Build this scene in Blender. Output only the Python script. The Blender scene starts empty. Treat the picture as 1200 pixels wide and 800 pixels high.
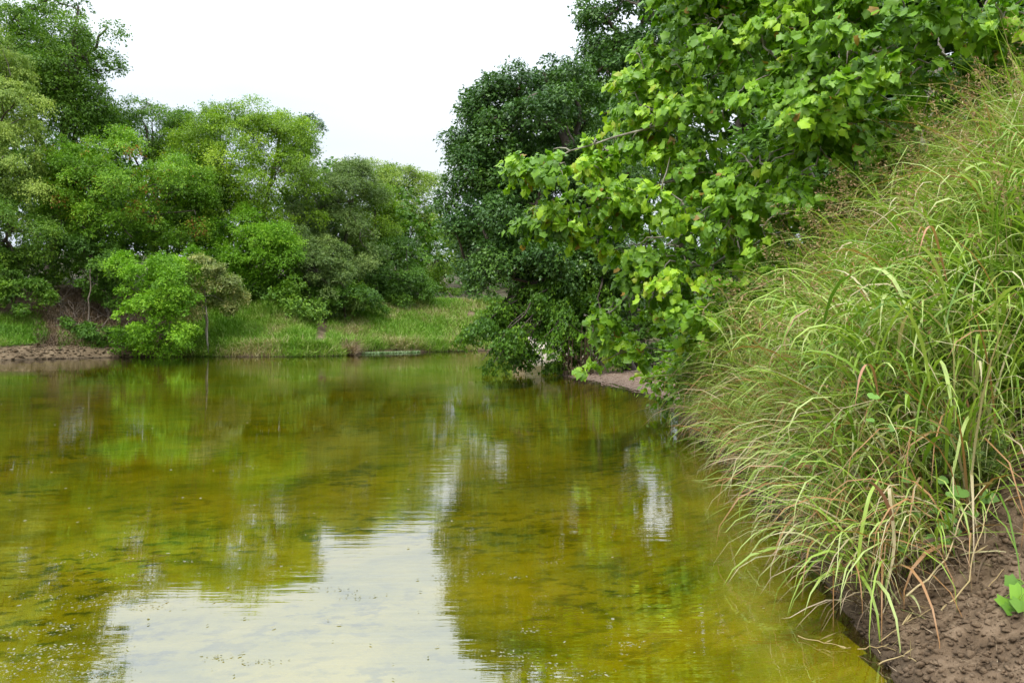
import bpy, math
import numpy as np
from mathutils import Matrix

# ------------------------------------------------------------------ camera, sky, sun, exposure
SC = bpy.context.scene
COL = SC.collection
CAM_H, F, HZ = 1.6, 930.0, 385.0          # eye height, focal length in 1200-px pixels, horizon row
cam_d = bpy.data.cameras.new('camera')
cam_d.sensor_width = 36.0
cam_d.lens = F / 1200 * 36
cam_d.shift_y = -(400 - HZ) / 1200
cam_d.clip_start, cam_d.clip_end = 0.05, 3000
cam = bpy.data.objects.new('camera', cam_d)
cam.location = (0, 0, CAM_H)
cam.rotation_euler = (math.radians(90), 0, 0)
COL.objects.link(cam)
SC.camera = cam

SUN_EL, SUN_AZ = math.radians(56), math.radians(205)    # azimuth from +Y clockwise
w = bpy.data.worlds.new('World'); SC.world = w; w.use_nodes = True
wn, wl = w.node_tree.nodes, w.node_tree.links
wn.clear()
out = wn.new('ShaderNodeOutputWorld')
sky = wn.new('ShaderNodeTexSky'); sky.sky_type = 'NISHITA'; sky.sun_disc = False
sky.sun_elevation = SUN_EL; sky.sun_rotation = SUN_AZ
b1 = wn.new('ShaderNodeBackground'); b1.inputs['Strength'].default_value = 0.05
wl.new(sky.outputs[0], b1.inputs['Color'])
# overcast layer: pale cloud deck that grows brighter towards the zenith
tc = wn.new('ShaderNodeTexCoord'); sep = wn.new('ShaderNodeSeparateXYZ')
wl.new(tc.outputs['Generated'], sep.inputs[0])
mr = wn.new('ShaderNodeMapRange'); mr.interpolation_type = 'SMOOTHSTEP'
mr.inputs['From Min'].default_value = 0.08; mr.inputs['From Max'].default_value = 1.0
mr.inputs['To Min'].default_value = 0.60; mr.inputs['To Max'].default_value = 2.0
wl.new(sep.outputs['Z'], mr.inputs['Value'])
no = wn.new('ShaderNodeTexNoise'); no.inputs['Scale'].default_value = 2.2; no.inputs['Detail'].default_value = 4
mp = wn.new('ShaderNodeMapping'); mp.inputs['Scale'].default_value = (1, 1, 3.5)
wl.new(tc.outputs['Generated'], mp.inputs[0]); wl.new(mp.outputs[0], no.inputs['Vector'])
cr = wn.new('ShaderNodeValToRGB')
cr.color_ramp.elements[0].position = .35; cr.color_ramp.elements[0].color = (.78, .88, 1.0, 1)
cr.color_ramp.elements[1].position = .65; cr.color_ramp.elements[1].color = (.90, .955, 1.0, 1)
wl.new(no.outputs['Fac'], cr.inputs[0])
b2 = wn.new('ShaderNodeBackground')
wl.new(cr.outputs[0], b2.inputs['Color']); wl.new(mr.outputs[0], b2.inputs['Strength'])
mxs = wn.new('ShaderNodeMixShader'); mxs.inputs[0].default_value = 0.92
wl.new(b1.outputs[0], mxs.inputs[1]); wl.new(b2.outputs[0], mxs.inputs[2]); wl.new(mxs.outputs[0], out.inputs[0])

sd = bpy.data.lights.new('sun', 'SUN'); sd.energy = 1.5; sd.angle = math.radians(10); sd.color = (1, .97, .90)
so = bpy.data.objects.new('sun', sd); COL.objects.link(so)
so.rotation_euler = (math.radians(90) - SUN_EL, 0, math.pi - SUN_AZ)
SC.view_settings.view_transform = 'Standard'; SC.view_settings.look = 'None'
SC.view_settings.gamma = 1; SC.view_settings.exposure = 0.80
cy = SC.cycles
cy.max_bounces = 7; cy.diffuse_bounces = 3; cy.glossy_bounces = 3; cy.transmission_bounces = 4
cy.transparent_max_bounces = 10; cy.caustics_reflective = False; cy.caustics_refractive = False
cy.sample_clamp_indirect = 6

rng = np.random.default_rng(7)

# ------------------------------------------------------------------ helpers
def at(px, py, Y):
    return np.array([(px - 600) / F * Y, Y, CAM_H + (HZ - py) / F * Y])

def tag(o, label=None, cat=None, group=None, kind=None):
    if label: o['label'] = label
    if cat: o['category'] = cat
    if group: o['group'] = group
    if kind: o['kind'] = kind
    return o

def link(name, data, parent=None):
    o = bpy.data.objects.new(name, data); COL.objects.link(o)
    if parent is not None: o.parent = parent
    return o

def empty(name, loc, label, cat, group=None):
    o = link(name, None); o.location = loc; o.empty_display_size = .3
    return tag(o, label, cat, group)

class MB:
    """collects vertices, faces and a per-vertex tone, builds ONE mesh"""
    def __init__(s): s.v, s.f, s.t, s.n = [], [], [], 0
    def add(s, v, f, tone=0.5):
        v = np.asarray(v, float).reshape(-1, 3)
        s.v.append(v)
        s.f.append(np.asarray(f, int) + s.n)
        s.t.append(np.broadcast_to(np.asarray(tone, float), (len(v),)).copy() if np.ndim(tone) < 1 or len(tone) == len(v) else tone)
        s.n += len(v)
    def mesh(s, name, mat, origin=(0, 0, 0), smooth=False):
        v = np.concatenate(s.v) - np.asarray(origin, float)
        t = np.concatenate(s.t)
        loops = np.concatenate([f.ravel() for f in s.f])
        tot = np.concatenate([np.full(len(f), f.shape[1]) for f in s.f])
        st = np.concatenate([[0], np.cumsum(tot)[:-1]])
        me = bpy.data.meshes.new(name)
        me.vertices.add(len(v)); me.vertices.foreach_set('co', v.ravel())
        me.loops.add(len(loops)); me.loops.foreach_set('vertex_index', loops)
        me.polygons.add(len(tot)); me.polygons.foreach_set('loop_start', st); me.polygons.foreach_set('loop_total', tot)
        a = me.attributes.new('tone', 'FLOAT', 'POINT'); a.data.foreach_set('value', t)
        me.update(calc_edges=True); me.validate()
        if smooth: me.polygons.foreach_set('use_smooth', np.ones(len(me.polygons), bool))
        me.materials.append(mat)
        return me
    def build(s, name, mat, parent=None, origin=(0, 0, 0), smooth=False):
        if parent is not None: origin = parent.location
        o = link(name, s.mesh(name, mat, origin, smooth), parent)
        if parent is None: o.location = origin
        return o

def unit(a):
    return a / np.maximum(np.linalg.norm(a, axis=-1, keepdims=True), 1e-9)

def rdir(n):
    return unit(rng.normal(size=(n, 3)))

def frames(d, nrm):
    """rows: along, across, normal"""
    d = unit(d); y = unit(np.cross(nrm, d)); z = np.cross(d, y)
    return np.stack([d, y, z], axis=1)

def scatter(mb, tv, tf, pos, d, nrm, size, tone, wide=None):
    tv = np.asarray(tv, float); m = len(tv); n = len(pos)
    fr = frames(d, nrm)
    loc = tv[None] * np.asarray(size).reshape(-1, 1, 1)
    if wide is not None: loc = loc * np.stack([np.ones(n), wide, wide], 1)[:, None, :]
    v = pos[:, None, :] + loc @ fr
    f = (np.asarray(tf)[None] + (np.arange(n) * m)[:, None, None]).reshape(-1, np.shape(tf)[1])
    mb.add(v.reshape(-1, 3), f, np.repeat(tone, m))

def tube(mb, pts, rad, sides=6, tone=.5, cap=True):
    pts = np.asarray(pts, float); n = len(pts); rad = np.broadcast_to(rad, (n,))
    tg = unit(np.gradient(pts, axis=0))
    ref = np.array([0, 0, 1.0]) if abs(tg[0][2]) < .9 else np.array([1.0, 0, 0])
    a = unit(np.cross(tg, ref)); b = np.cross(tg, a)
    th = np.linspace(0, 2 * np.pi, sides, endpoint=False)
    v = pts[:, None] + rad[:, None, None] * (np.cos(th)[None, :, None] * a[:, None] + np.sin(th)[None, :, None] * b[:, None])
    i = np.arange(n - 1)[:, None] * sides; j = np.arange(sides)[None]; k = (j + 1) % sides
    f = np.stack([i + j, i + k, i + sides + k, i + sides + j], -1).reshape(-1, 4)
    mb.add(v.reshape(-1, 3), f, tone)

def bez(p0, p1, p2, n=8, wob=0.0):
    t = np.linspace(0, 1, n)[:, None]
    p = (1 - t) ** 2 * p0 + 2 * t * (1 - t) * p1 + t ** 2 * p2
    if wob: p[1:-1] += rng.normal(size=(n - 2, 3)) * wob
    return p

def sstep(a, b, x):
    t = np.clip((x - a) / (b - a), 0, 1); return t * t * (3 - 2 * t)

_H = rng.random((256, 256))
def vnoise(x, y):
    xi = np.floor(x).astype(int); yi = np.floor(y).astype(int); fx = x - xi; fy = y - yi
    fx = fx * fx * (3 - 2 * fx); fy = fy * fy * (3 - 2 * fy)
    g = lambda a, b: _H[a % 256, b % 256]
    return (g(xi, yi) * (1 - fx) + g(xi + 1, yi) * fx) * (1 - fy) + (g(xi, yi + 1) * (1 - fx) + g(xi + 1, yi + 1) * fx) * fy
def fbm(x, y, s=1.0, o=4):
    r = 0; a = .5
    for k in range(o):
        r = r + a * (vnoise(x / s + 17.3 * k, y / s + 9.1 * k) - .5); s /= 2.03; a /= 2
    return r

# ------------------------------------------------------------------ materials
class NT:
    def __init__(s, name):
        s.m = bpy.data.materials.new(name); s.m.use_nodes = True
        s.n, s.l = s.m.node_tree.nodes, s.m.node_tree.links; s.n.clear()
        s.out = s.n.new('ShaderNodeOutputMaterial')
    def new(s, t, **k):
        n = s.n.new(t)
        for a, b in k.items():
            if a.startswith('_'): setattr(n, a[1:], b)
            else: n.inputs[a.replace('_', ' ')].default_value = b
        return n
    def noise(s, scale, detail=4, vec=None, rough=.5):
        n = s.new('ShaderNodeTexNoise', Scale=scale, Detail=detail, Roughness=rough)
        if vec is None:
            vec = s.pos()
        s.l.new(vec, n.inputs['Vector']); return n.outputs['Fac']
    def pos(s, scale=None):
        g = s.new('ShaderNodeNewGeometry').outputs['Position']
        if scale is None: return g
        m = s.new('ShaderNodeMapping'); m.inputs['Scale'].default_value = scale
        s.l.new(g, m.inputs[0]); return m.outputs[0]
    def ramp(s, fac, stops):
        r = s.new('ShaderNodeValToRGB'); e = r.color_ramp.elements
        while len(e) < len(stops): e.new(.5)
        for q, (p, c) in zip(e, stops): q.position = p; q.color = (*c, 1) if len(c) == 3 else c
        s.l.new(fac, r.inputs[0]); return r.outputs[0]
    def math(s, op, a, b=None):
        m = s.new('ShaderNodeMath', _operation=op)
        for i, q in enumerate((a, b)):
            if q is None: continue
            if isinstance(q, (int, float)): m.inputs[i].default_value = q
            else: s.l.new(q, m.inputs[i])
        return m.outputs[0]
    def mix(s, f, a, b, mode='MIX'):
        m = s.new('ShaderNodeMixRGB', _blend_type=mode)
        for i, q in enumerate((f, a, b)):
            if isinstance(q, (int, float)): m.inputs[i].default_value = q
            elif isinstance(q, tuple): m.inputs[i].default_value = (*q, 1)
            else: s.l.new(q, m.inputs[i])
        return m.outputs[0]
    def bump(s, h, strength, dist):
        b = s.new('ShaderNodeBump', Strength=strength, Distance=dist); s.l.new(h, b.inputs['Height']); return b.outputs[0]

def leaf_mat(name, stops, transl=.35, rough=.5, spec=.3):
    t = NT(name)
    a = t.new('ShaderNodeAttribute', _attribute_name='tone')
    col = t.ramp(a.outputs['Fac'], stops)
    p = t.new('ShaderNodeBsdfPrincipled', Roughness=rough); p.inputs['Specular IOR Level'].default_value = spec
    tr = t.new('ShaderNodeBsdfTranslucent')
    t.l.new(col, p.inputs['Base Color'])
    c2 = t.mix(.6, col, (.45, .60, .05), 'SOFT_LIGHT')
    t.l.new(c2, tr.inputs['Color'])
    m = t.new('ShaderNodeMixShader'); m.inputs[0].default_value = transl
    t.l.new(p.outputs[0], m.inputs[1]); t.l.new(tr.outputs[0], m.inputs[2]); t.l.new(m.outputs[0], t.out.inputs[0])
    return t.m

def foliage(name, lo, mid, hi, extra=None, **k):
    g = lambda c: (c[0] * 2.1, c[1] * 1.62, c[2] * 1.25)
    st = [(0, g(lo)), (.5, g(mid)), (.9, g(hi))]
    if extra: st.append((.97, extra))
    return leaf_mat(name, st, **k)

M = {}
M['bright'] = foliage('leaf_bright', (.055, .125, .010), (.105, .225, .014), (.19, .33, .025))
M['mid'] = foliage('leaf_mid', (.030, .085, .012), (.060, .150, .018), (.12, .24, .03))
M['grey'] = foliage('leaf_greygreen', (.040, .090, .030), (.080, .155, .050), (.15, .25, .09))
M['willow'] = foliage('leaf_willow', (.055, .12, .025), (.115, .215, .040), (.21, .33, .08))
M['autumn'] = foliage('leaf_autumn', (.042, .115, .012), (.085, .215, .018), (.18, .35, .03), (.42, .16, .04))
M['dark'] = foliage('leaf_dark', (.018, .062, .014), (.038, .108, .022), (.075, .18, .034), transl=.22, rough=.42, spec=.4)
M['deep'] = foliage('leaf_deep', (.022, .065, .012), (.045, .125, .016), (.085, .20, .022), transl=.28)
M['lowbough'] = foliage('leaf_lowbough', (.022, .075, .010), (.050, .140, .014), (.105, .24, .02), transl=.3, rough=.42)
M['pale'] = foliage('leaf_pale', (.07, .13, .04), (.15, .22, .09), (.42, .46, .27))
M['lime'] = foliage('leaf_lime', (.045, .13, .010), (.09, .24, .014), (.17, .36, .03))
M['syc'] = foliage('leaf_sycamore', (.040, .115, .012), (.100, .250, .016), (.23, .44, .032), (.36, .22, .04), rough=.42, spec=.4, transl=.36)
M['heart'] = foliage('leaf_heart', (.05, .13, .03), (.10, .24, .06), (.17, .33, .09), rough=.55)
M['grass'] = leaf_mat('grass_blades', [(0, (.065, .15, .012)), (.35, (.18, .31, .025)), (.60, (.34, .46, .07)), (.78, (.46, .54, .18)), (.88, (.58, .50, .28)), (.94, (.44, .32, .20)), (.99, (.42, .22, .09))], transl=.3, rough=.45, spec=.4)
M['bankgrass'] = leaf_mat('bank_grass', [(0, (.07, .17, .012)), (.5, (.15, .30, .02)), (.8, (.27, .38, .06)), (.95, (.42, .36, .18))], transl=.25, rough=.6)
M['straw'] = leaf_mat('straw', [(0, (.16, .10, .045)), (.5, (.42, .30, .13)), (1, (.62, .50, .27))], transl=.12, rough=.6)
M['seed'] = leaf_mat('seed_heads', [(0, (.20, .10, .05)), (.5, (.38, .24, .12)), (1, (.52, .42, .20))], transl=.2, rough=.7)
M['thatch'] = leaf_mat('dead_thatch', [(0, (.07, .045, .03)), (.5, (.22, .15, .085)), (1, (.48, .37, .24))], transl=.1, rough=.8)
M['debris'] = leaf_mat('floating_debris', [(0, (.06, .06, .02)), (.4, (.15, .15, .07)), (1, (.30, .28, .19))], transl=.1, rough=.5)
M['redleaf'] = leaf_mat('red_blade', [(0, (.22, .09, .06)), (.5, (.36, .17, .12)), (1, (.50, .26, .14))], transl=.2, rough=.5)
M['waterweed'] = leaf_mat('water_weed', [(0, (.10, .20, .05)), (.5, (.19, .30, .12)), (1, (.34, .42, .24))], transl=.2, rough=.5)

def bark(name, a, b):
    t = NT(name)
    n = t.noise(9, 5, t.pos((1, 1, .35)))
    col = t.ramp(n, [(.3, a), (.7, b)])
    p = t.new('ShaderNodeBsdfPrincipled', Roughness=.85); t.l.new(col, p.inputs['Base Color'])
    t.l.new(t.bump(n, .6, .03), p.inputs['Normal']); t.l.new(p.outputs[0], t.out.inputs[0])
    return t.m
M['bark'] = bark('bark_brown', (.045, .033, .024), (.13, .10, .075))
M['palebark'] = bark('bark_pale', (.16, .13, .10), (.38, .34, .27))
M['deadwood'] = bark('dead_wood', (.10, .075, .055), (.27, .21, .16))

def soil(name, a, b, c, scale, bs, wet=True, bumpd=.02):
    t = NT(name)
    n1 = t.noise(scale, 8, rough=.65); n2 = t.noise(scale * 9, 5, rough=.7)
    col = t.ramp(n1, [(.3, a), (.5, b), (.7, c)])
    col = t.mix(t.math('MULTIPLY', n2, .8), col, (.5, .45, .4), 'OVERLAY')
    g = t.new('ShaderNodeSeparateXYZ'); t.l.new(t.pos(), g.inputs[0])
    if wet:   # damp strip along the waterline
        mr = t.new('ShaderNodeMapRange'); mr.inputs['From Min'].default_value = .0; mr.inputs['From Max'].default_value = .10
        mr.inputs['To Min'].default_value = .45; mr.inputs['To Max'].default_value = 1
        t.l.new(g.outputs['Z'], mr.inputs['Value'])
        k = t.new('ShaderNodeCombineColor')
        for i in range(3): t.l.new(mr.outputs[0], k.inputs[i])
        col = t.mix(1.0, col, k.outputs[0], 'MULTIPLY')
    p = t.new('ShaderNodeBsdfPrincipled', Roughness=.85); t.l.new(col, p.inputs['Base Color'])
    p.inputs['Specular IOR Level'].default_value = .25
    hh = t.math('ADD', n1, t.math('MULTIPLY', n2, .35))
    t.l.new(t.bump(hh, bs, bumpd), p.inputs['Normal']); t.l.new(p.outputs[0], t.out.inputs[0])
    return t.m
M['mud'] = soil('mud', (.078, .051, .029), (.170, .116, .070), (.28, .20, .13), 9, 1.0, bumpd=.035)
M['tansoil'] = soil('tan_soil', (.07, .05, .027), (.145, .105, .062), (.25, .19, .12), .9, .8, bumpd=.15)
M['leaflitter'] = soil('forest_floor', (.025, .022, .012), (.055, .045, .022), (.09, .085, .03), 1.2, .8, False, .1)
M['gravel'] = soil('gravel', (.22, .15, .11), (.36, .26, .20), (.50, .40, .33), 5, 1.0, bumpd=.05)
M['farsand'] = soil('pale_gravel', (.30, .25, .20), (.42, .37, .31), (.52, .47, .40), 1.4, .6, bumpd=.1)

# riverbed: algae-coated silt with weed patches
t = NT('riverbed')
n1 = t.noise(.9, 7, t.pos((1, 1.2, 1)), .62)
n2 = t.noise(4.2, 7, t.pos((1, 1.5, 1)), .65)
n3 = t.noise(.22, 3)
n4 = t.noise(11, 5, None, .7)
col = t.ramp(n1, [(.28, (.165, .160, .004)), (.45, (.36, .300, .006)), (.60, (.50, .39, .012)), (.76, (.48, .34, .035))])
n5 = t.noise(.45, 3)
col = t.mix(t.math('MULTIPLY', t.ramp(n2, [(.50, (0, 0, 0)), (.60, (.9, .9, .9))]), t.ramp(n5, [(.38, (.12, .12, .12)), (.62, (1, 1, 1))])), col, (.055, .068, .006))
col = t.mix(t.ramp(n3, [(.55, (0, 0, 0)), (.75, (.5, .5, .5))]), col, (.15, .20, .012))
col = t.mix(t.math('MULTIPLY', n4, .9), col, (.45, .45, .4), 'OVERLAY')
p = t.new('ShaderNodeBsdfPrincipled', Roughness=.95); p.inputs['Specular IOR Level'].default_value = 0
t.l.new(col, p.inputs['Base Color']); t.l.new(t.bump(t.math('ADD', n2, n4), .6, .04), p.inputs['Normal'])
t.l.new(p.outputs[0], t.out.inputs[0]); M['bed'] = t.m

# water: fresnel mix of rippled mirror and tinted clear body
t = NT('river_water')
wv = t.noise(1.0, 3, t.pos((1.0, 7.5, 1)), .5)
wv2 = t.noise(1.0, 2, t.pos((5.0, 26.0, 1)), .5)
msk = t.ramp(t.noise(.11, 2, t.pos((1, 1.6, 1))), [(.38, (.12,) * 3), (.62, (1,) * 3)])
hgt = t.math('ADD', wv, t.math('MULTIPLY', wv2, .22))
bmp = t.new('ShaderNodeBump', Distance=.0032); t.l.new(hgt, bmp.inputs['Height']); t.l.new(msk, bmp.inputs['Strength'])
fr = t.new('ShaderNodeFresnel', IOR=1.333)
fac = t.math('MULTIPLY', t.math('POWER', fr.outputs[0], .35), 1.0)
gl = t.new('ShaderNodeBsdfGlossy', Roughness=.012); t.l.new(bmp.outputs[0], gl.inputs['Normal'])
tr = t.new('ShaderNodeBsdfTransparent'); tr.inputs['Color'].default_value = (.93, .95, .6, 1)
m = t.new('ShaderNodeMixShader'); t.l.new(fac, m.inputs[0]); t.l.new(tr.outputs[0], m.inputs[1]); t.l.new(gl.outputs[0], m.inputs[2])
t.l.new(m.outputs[0], t.out.inputs[0]); M['water'] = t.m

# ------------------------------------------------------------------ terrain
SHORE = np.array([(1.5, -25), (1.55, -4), (1.6, 2), (1.74, 3.6), (1.86, 4.4), (2.2, 6.3), (2.5, 8.5), (2.72, 10.8), (2.9, 13.3),
    (3.15, 15.6), (3.5, 17.6), (3.3, 19.6), (2.9, 22.3), (2.5, 24.6), (1.6, 27.2), (2.2, 28.3), (4.2, 30.5), (7, 35), (10.5, 42), (10.5, 50), (7, 55),
    (2, 57.5), (-3.5, 57), (-6.8, 53.5), (-9.3, 51.5), (-10.0, 49.5), (-10.4, 46.6), (-12.3, 45.4), (-14.5, 45.2), (-17, 45.8), (-19, 46), (-21.8, 44.8),
    (-24, 42.2), (-25.8, 40.5), (-29, 37), (-38, 30), (-55, 18), (-70, -25)], float)

def inside(x, y):
    r = np.zeros(x.shape, bool); P = SHORE; n = len(P)
    for i in range(n):
        x1, y1 = P[i]; x2, y2 = P[(i + 1) % n]
        if y1 == y2: continue
        c = ((y1 > y) != (y2 > y)) & (x < (x2 - x1) * (y - y1) / (y2 - y1) + x1)
        r ^= c
    return r
def sdist(x, y):
    """+ on land, - in the river"""
    d = np.full(x.shape, 1e9)
    for i in range(len(SHORE)):
        a = SHORE[i]; b = SHORE[(i + 1) % len(SHORE)]; ab = b - a
        t_ = np.clip(((x - a[0]) * ab[0] + (y - a[1]) * ab[1]) / (ab @ ab), 0, 1)
        d = np.minimum(d, np.hypot(x - a[0] - t_ * ab[0], y - a[1] - t_ * ab[1]))
    d = d + fbm(x, y, 2.5, 3) * np.where(y < 20, .25, .9)
    return np.where(inside(x, y), -d, d)

def ground(x, y, fine=True):
    x = np.asarray(x, float); y = np.asarray(y, float)
    d = sdist(x, y); dp = np.maximum(d, 0)
    left = .38 * sstep(0, .55, dp) + .40 * np.clip(dp - .4, 0, 8.5) + .10 * np.clip(dp - 9, 0, 200)
    near = (.60 + .27 * sstep(4.9, 7.2, y)) * np.minimum(dp, 3.0) + .22 * np.clip(dp - 3.2, 0, 6) + .04 * np.maximum(dp - 9, 0)
    bar = .075 * np.minimum(dp, 4) + .30 * np.clip(dp - 3.2, 0, 7) + .05 * np.maximum(dp - 10, 0)
    wl_ = np.clip(sstep(-2, -6, x) + sstep(55, 62, y - x * .3), 0, 1) * sstep(20, 30, y)
    wb = sstep(15.5, 19.5, y) * (1 - wl_)
    z = left * wl_ + (1 - wl_) * (bar * wb + near * (1 - wb))
    z = z + sstep(.2, 3, dp) * (fbm(x, y, 3.5, 4) * .55 + fbm(x, y, 18, 3) * 1.2 * sstep(3, 12, dp))
    ff = sstep(14, 8, y) * sstep(-.1, .25, d)
    z = z + ff * (fbm(x, y, .35, 6) * .15 + fbm(x + 3, y, .11, 4) * .12)
    bed = -(.04 + .30 * np.minimum(-np.minimum(d, 0), 1.2) + .05 * np.clip(-d - 1, 0, 8)) + fbm(x, y, 1.4, 3) * .10 * sstep(0, 1.5, -d)
    z = np.where(d > 0, z + .0, bed)
    return z
def gz(x, y): return float(ground(np.array([x]), np.array([y]))[0])

def axis(segs):
    r = []
    for a, b, s in segs: r.append(np.arange(a, b, s))
    return np.unique(np.round(np.concatenate(r + [[segs[-1][1]]]), 4))
AX = axis([(-900, -200, 100), (-200, -70, 10), (-70, -34, 1.5), (-34, .9, .4), (.9, 4.4, .045), (4.4, 14, .4), (14, 60, 2), (60, 200, 14), (200, 900, 100)])
AY = axis([(-300, -20, 40), (-20, 2.4, .8), (2.4, 6.0, .045), (6.0, 6.5, .2), (6.5, 16, .2), (16, 66, .4), (66, 110, 2), (110, 250, 14), (250, 1500, 125)])
GX, GY = np.meshgrid(AX, AY, indexing='ij')
GD = sdist(GX, GY)
GZ = ground(GX, GY)
nx, ny = GX.shape
idx = np.arange(nx * ny).reshape(nx, ny)
q = np.stack([idx[:-1, :-1], idx[1:, :-1], idx[1:, 1:], idx[:-1, 1:]], -1).reshape(-1, 4)
V = np.stack([GX.ravel(), GY.ravel(), GZ.ravel()], 1)
fc = V[q].mean(1); fd = GD.ravel()[q].mean(1); fz = fc[:, 2]
X_, Y_ = fc[:, 0], fc[:, 1]
cls = np.full(len(q), 3)                                   # 3 forest floor
cls[(Y_ > 25) & (X_ < 1) & (fd < 9.5)] = 1                 # tan bank soil
cls[(Y_ > 16) & (Y_ < 36) & (X_ > 0) & (fd < 4.6)] = 4       # gravel bar
cls[(Y_ >= 36) & (X_ > 1) & (fd < 1.6)] = 5                # pale far gravel
cls[(Y_ <= 16) & (X_ > 0) & (fd < 4.5)] = 2                # mud bank
cls[(fd < 0) & (V[q][:, :, 2].max(1) < .0)] = 0
for c, nm, mt in ((0, 'riverbed', 'bed'), (1, 'far_bank', 'tansoil'), (2, 'mud_bank', 'mud'), (3, 'ground', 'leaflitter'), (4, 'gravel_bar', 'gravel'), (5, 'far_gravel_beach', 'farsand')):
    qq = q[cls == c]; u, inv = np.unique(qq, return_inverse=True)
    mb = MB(); mb.add(V[u], inv.reshape(-1, 4)); o = mb.build(nm, M[mt], smooth=True); tag(o, kind='structure')
mb = MB(); mb.add([(-120, -25, 0), (40, -25, 0), (40, 75, 0), (-120, 75, 0)], [[0, 1, 2, 3]])
tag(mb.build('water', M['water']), kind='structure')

# ------------------------------------------------------------------ trees
DIAMOND = ([(0, 0, 0), (.5, .34, -.05), (1, 0, -.12), (.5, -.34, -.05)], [[0, 1, 2, 3]])
TRI = ([(0, 0, 0), (.62, .36, -.06), (.9, -.30, -.10)], [[0, 1, 2]])
OVAL = ([(0, 0, 0), (.3, .26, .03), (.72, .22, -.03), (1, 0, -.10), (.72, -.22, -.03), (.3, -.26, .03)], [[0, 1, 2, 5], [5, 2, 3, 4]])
NARROW = ([(0, 0, 0), (.5, .15, -.05), (1, 0, -.25), (.5, -.15, -.05)], [[0, 1, 2, 3]])
_half = [(-.06, .40), (.18, .37), (.40, .54), (.64, .31)]
_ol = [(0, 0)] + _half + [(1.02, 0)] + [(a, -b) for a, b in _half[::-1]]
SYC = ([(.36, 0, .05)] + [(a, b, -.28 * b * b - .12 * a * a + (.05 if i % 2 else -.02)) for i, (a, b) in enumerate(_ol)],
       [[0, 1 + i, 1 + (i + 1) % len(_ol)] for i in range(len(_ol))])

def crown_points(lobes, n_puff, n_leaf, puff_r, lpt=7, droop=.15, inner=.5, seed_up=.35, flat=.7, hollow=.2):
    """lobes (cx,cy,cz,rx,ry,rz) -> puffs on their shells -> twigs -> leaves"""
    L = np.array(lobes, float)
    area = (L[:, 3] * L[:, 5] + L[:, 4] * L[:, 5]) + L[:, 3] * L[:, 4]
    k = rng.choice(len(L), n_puff, p=area / area.sum())
    u = rdir(n_puff); u[:, 2] = np.where((u[:, 2] < -.2) & (rng.random(n_puff) < .5), -u[:, 2], u[:, 2])
    r = rng.uniform(inner, 1.0, n_puff) ** .6 * rng.uniform(.92, 1.16, n_puff)
    c = L[k, :3] + u * L[k, 3:] * r[:, None]
    pr = puff_r * (.40 + 1.15 * rng.random(n_puff) ** 1.6)
    ptone = rng.normal(0, .15, n_puff)
    nt = n_leaf // lpt
    j = rng.choice(n_puff, nt, p=pr ** 2 / (pr ** 2).sum())
    d = rdir(nt) + u[j] * .35; d[:, 2] += seed_up; d = unit(d)
    sc = pr[j][:, None] * np.array([1, 1, flat])
    b = c[j] + d * sc * rng.uniform(hollow, .6, nt)[:, None]
    e = c[j] + d * sc * rng.uniform(.75, 1.25, nt)[:, None]
    e[:, 2] -= droop * pr[j]
    tt = rng.uniform(0, 1, (nt, lpt)) ** .8
    P = b[:, None] + (e - b)[:, None] * tt[..., None]
    P = P + rng.normal(size=P.shape) * (pr[j] * .07)[:, None, None]
    D = unit((e - b))[:, None] + rng.normal(size=P.shape) * .55
    D[..., 2] -= .25 + droop
    N = rng.normal(size=P.shape) * .55 + u[j][:, None] * .35 + d[:, None] * .25; N[..., 2] += .75
    T = .45 + ptone[j][:, None] + rng.normal(0, .10, (nt, 1)) + rng.normal(0, .12, (nt, lpt))
    return c, pr, P.reshape(-1, 3), D.reshape(-1, 3), N.reshape(-1, 3), T.ravel()

def px_lobes(ls):
    r = []
    for (x, y, Y, rx, ry, dz) in ls:
        p = at(x, y, Y); r.append((p[0], p[1], p[2], rx / F * Y, dz, ry / F * Y))
    return r

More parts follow.
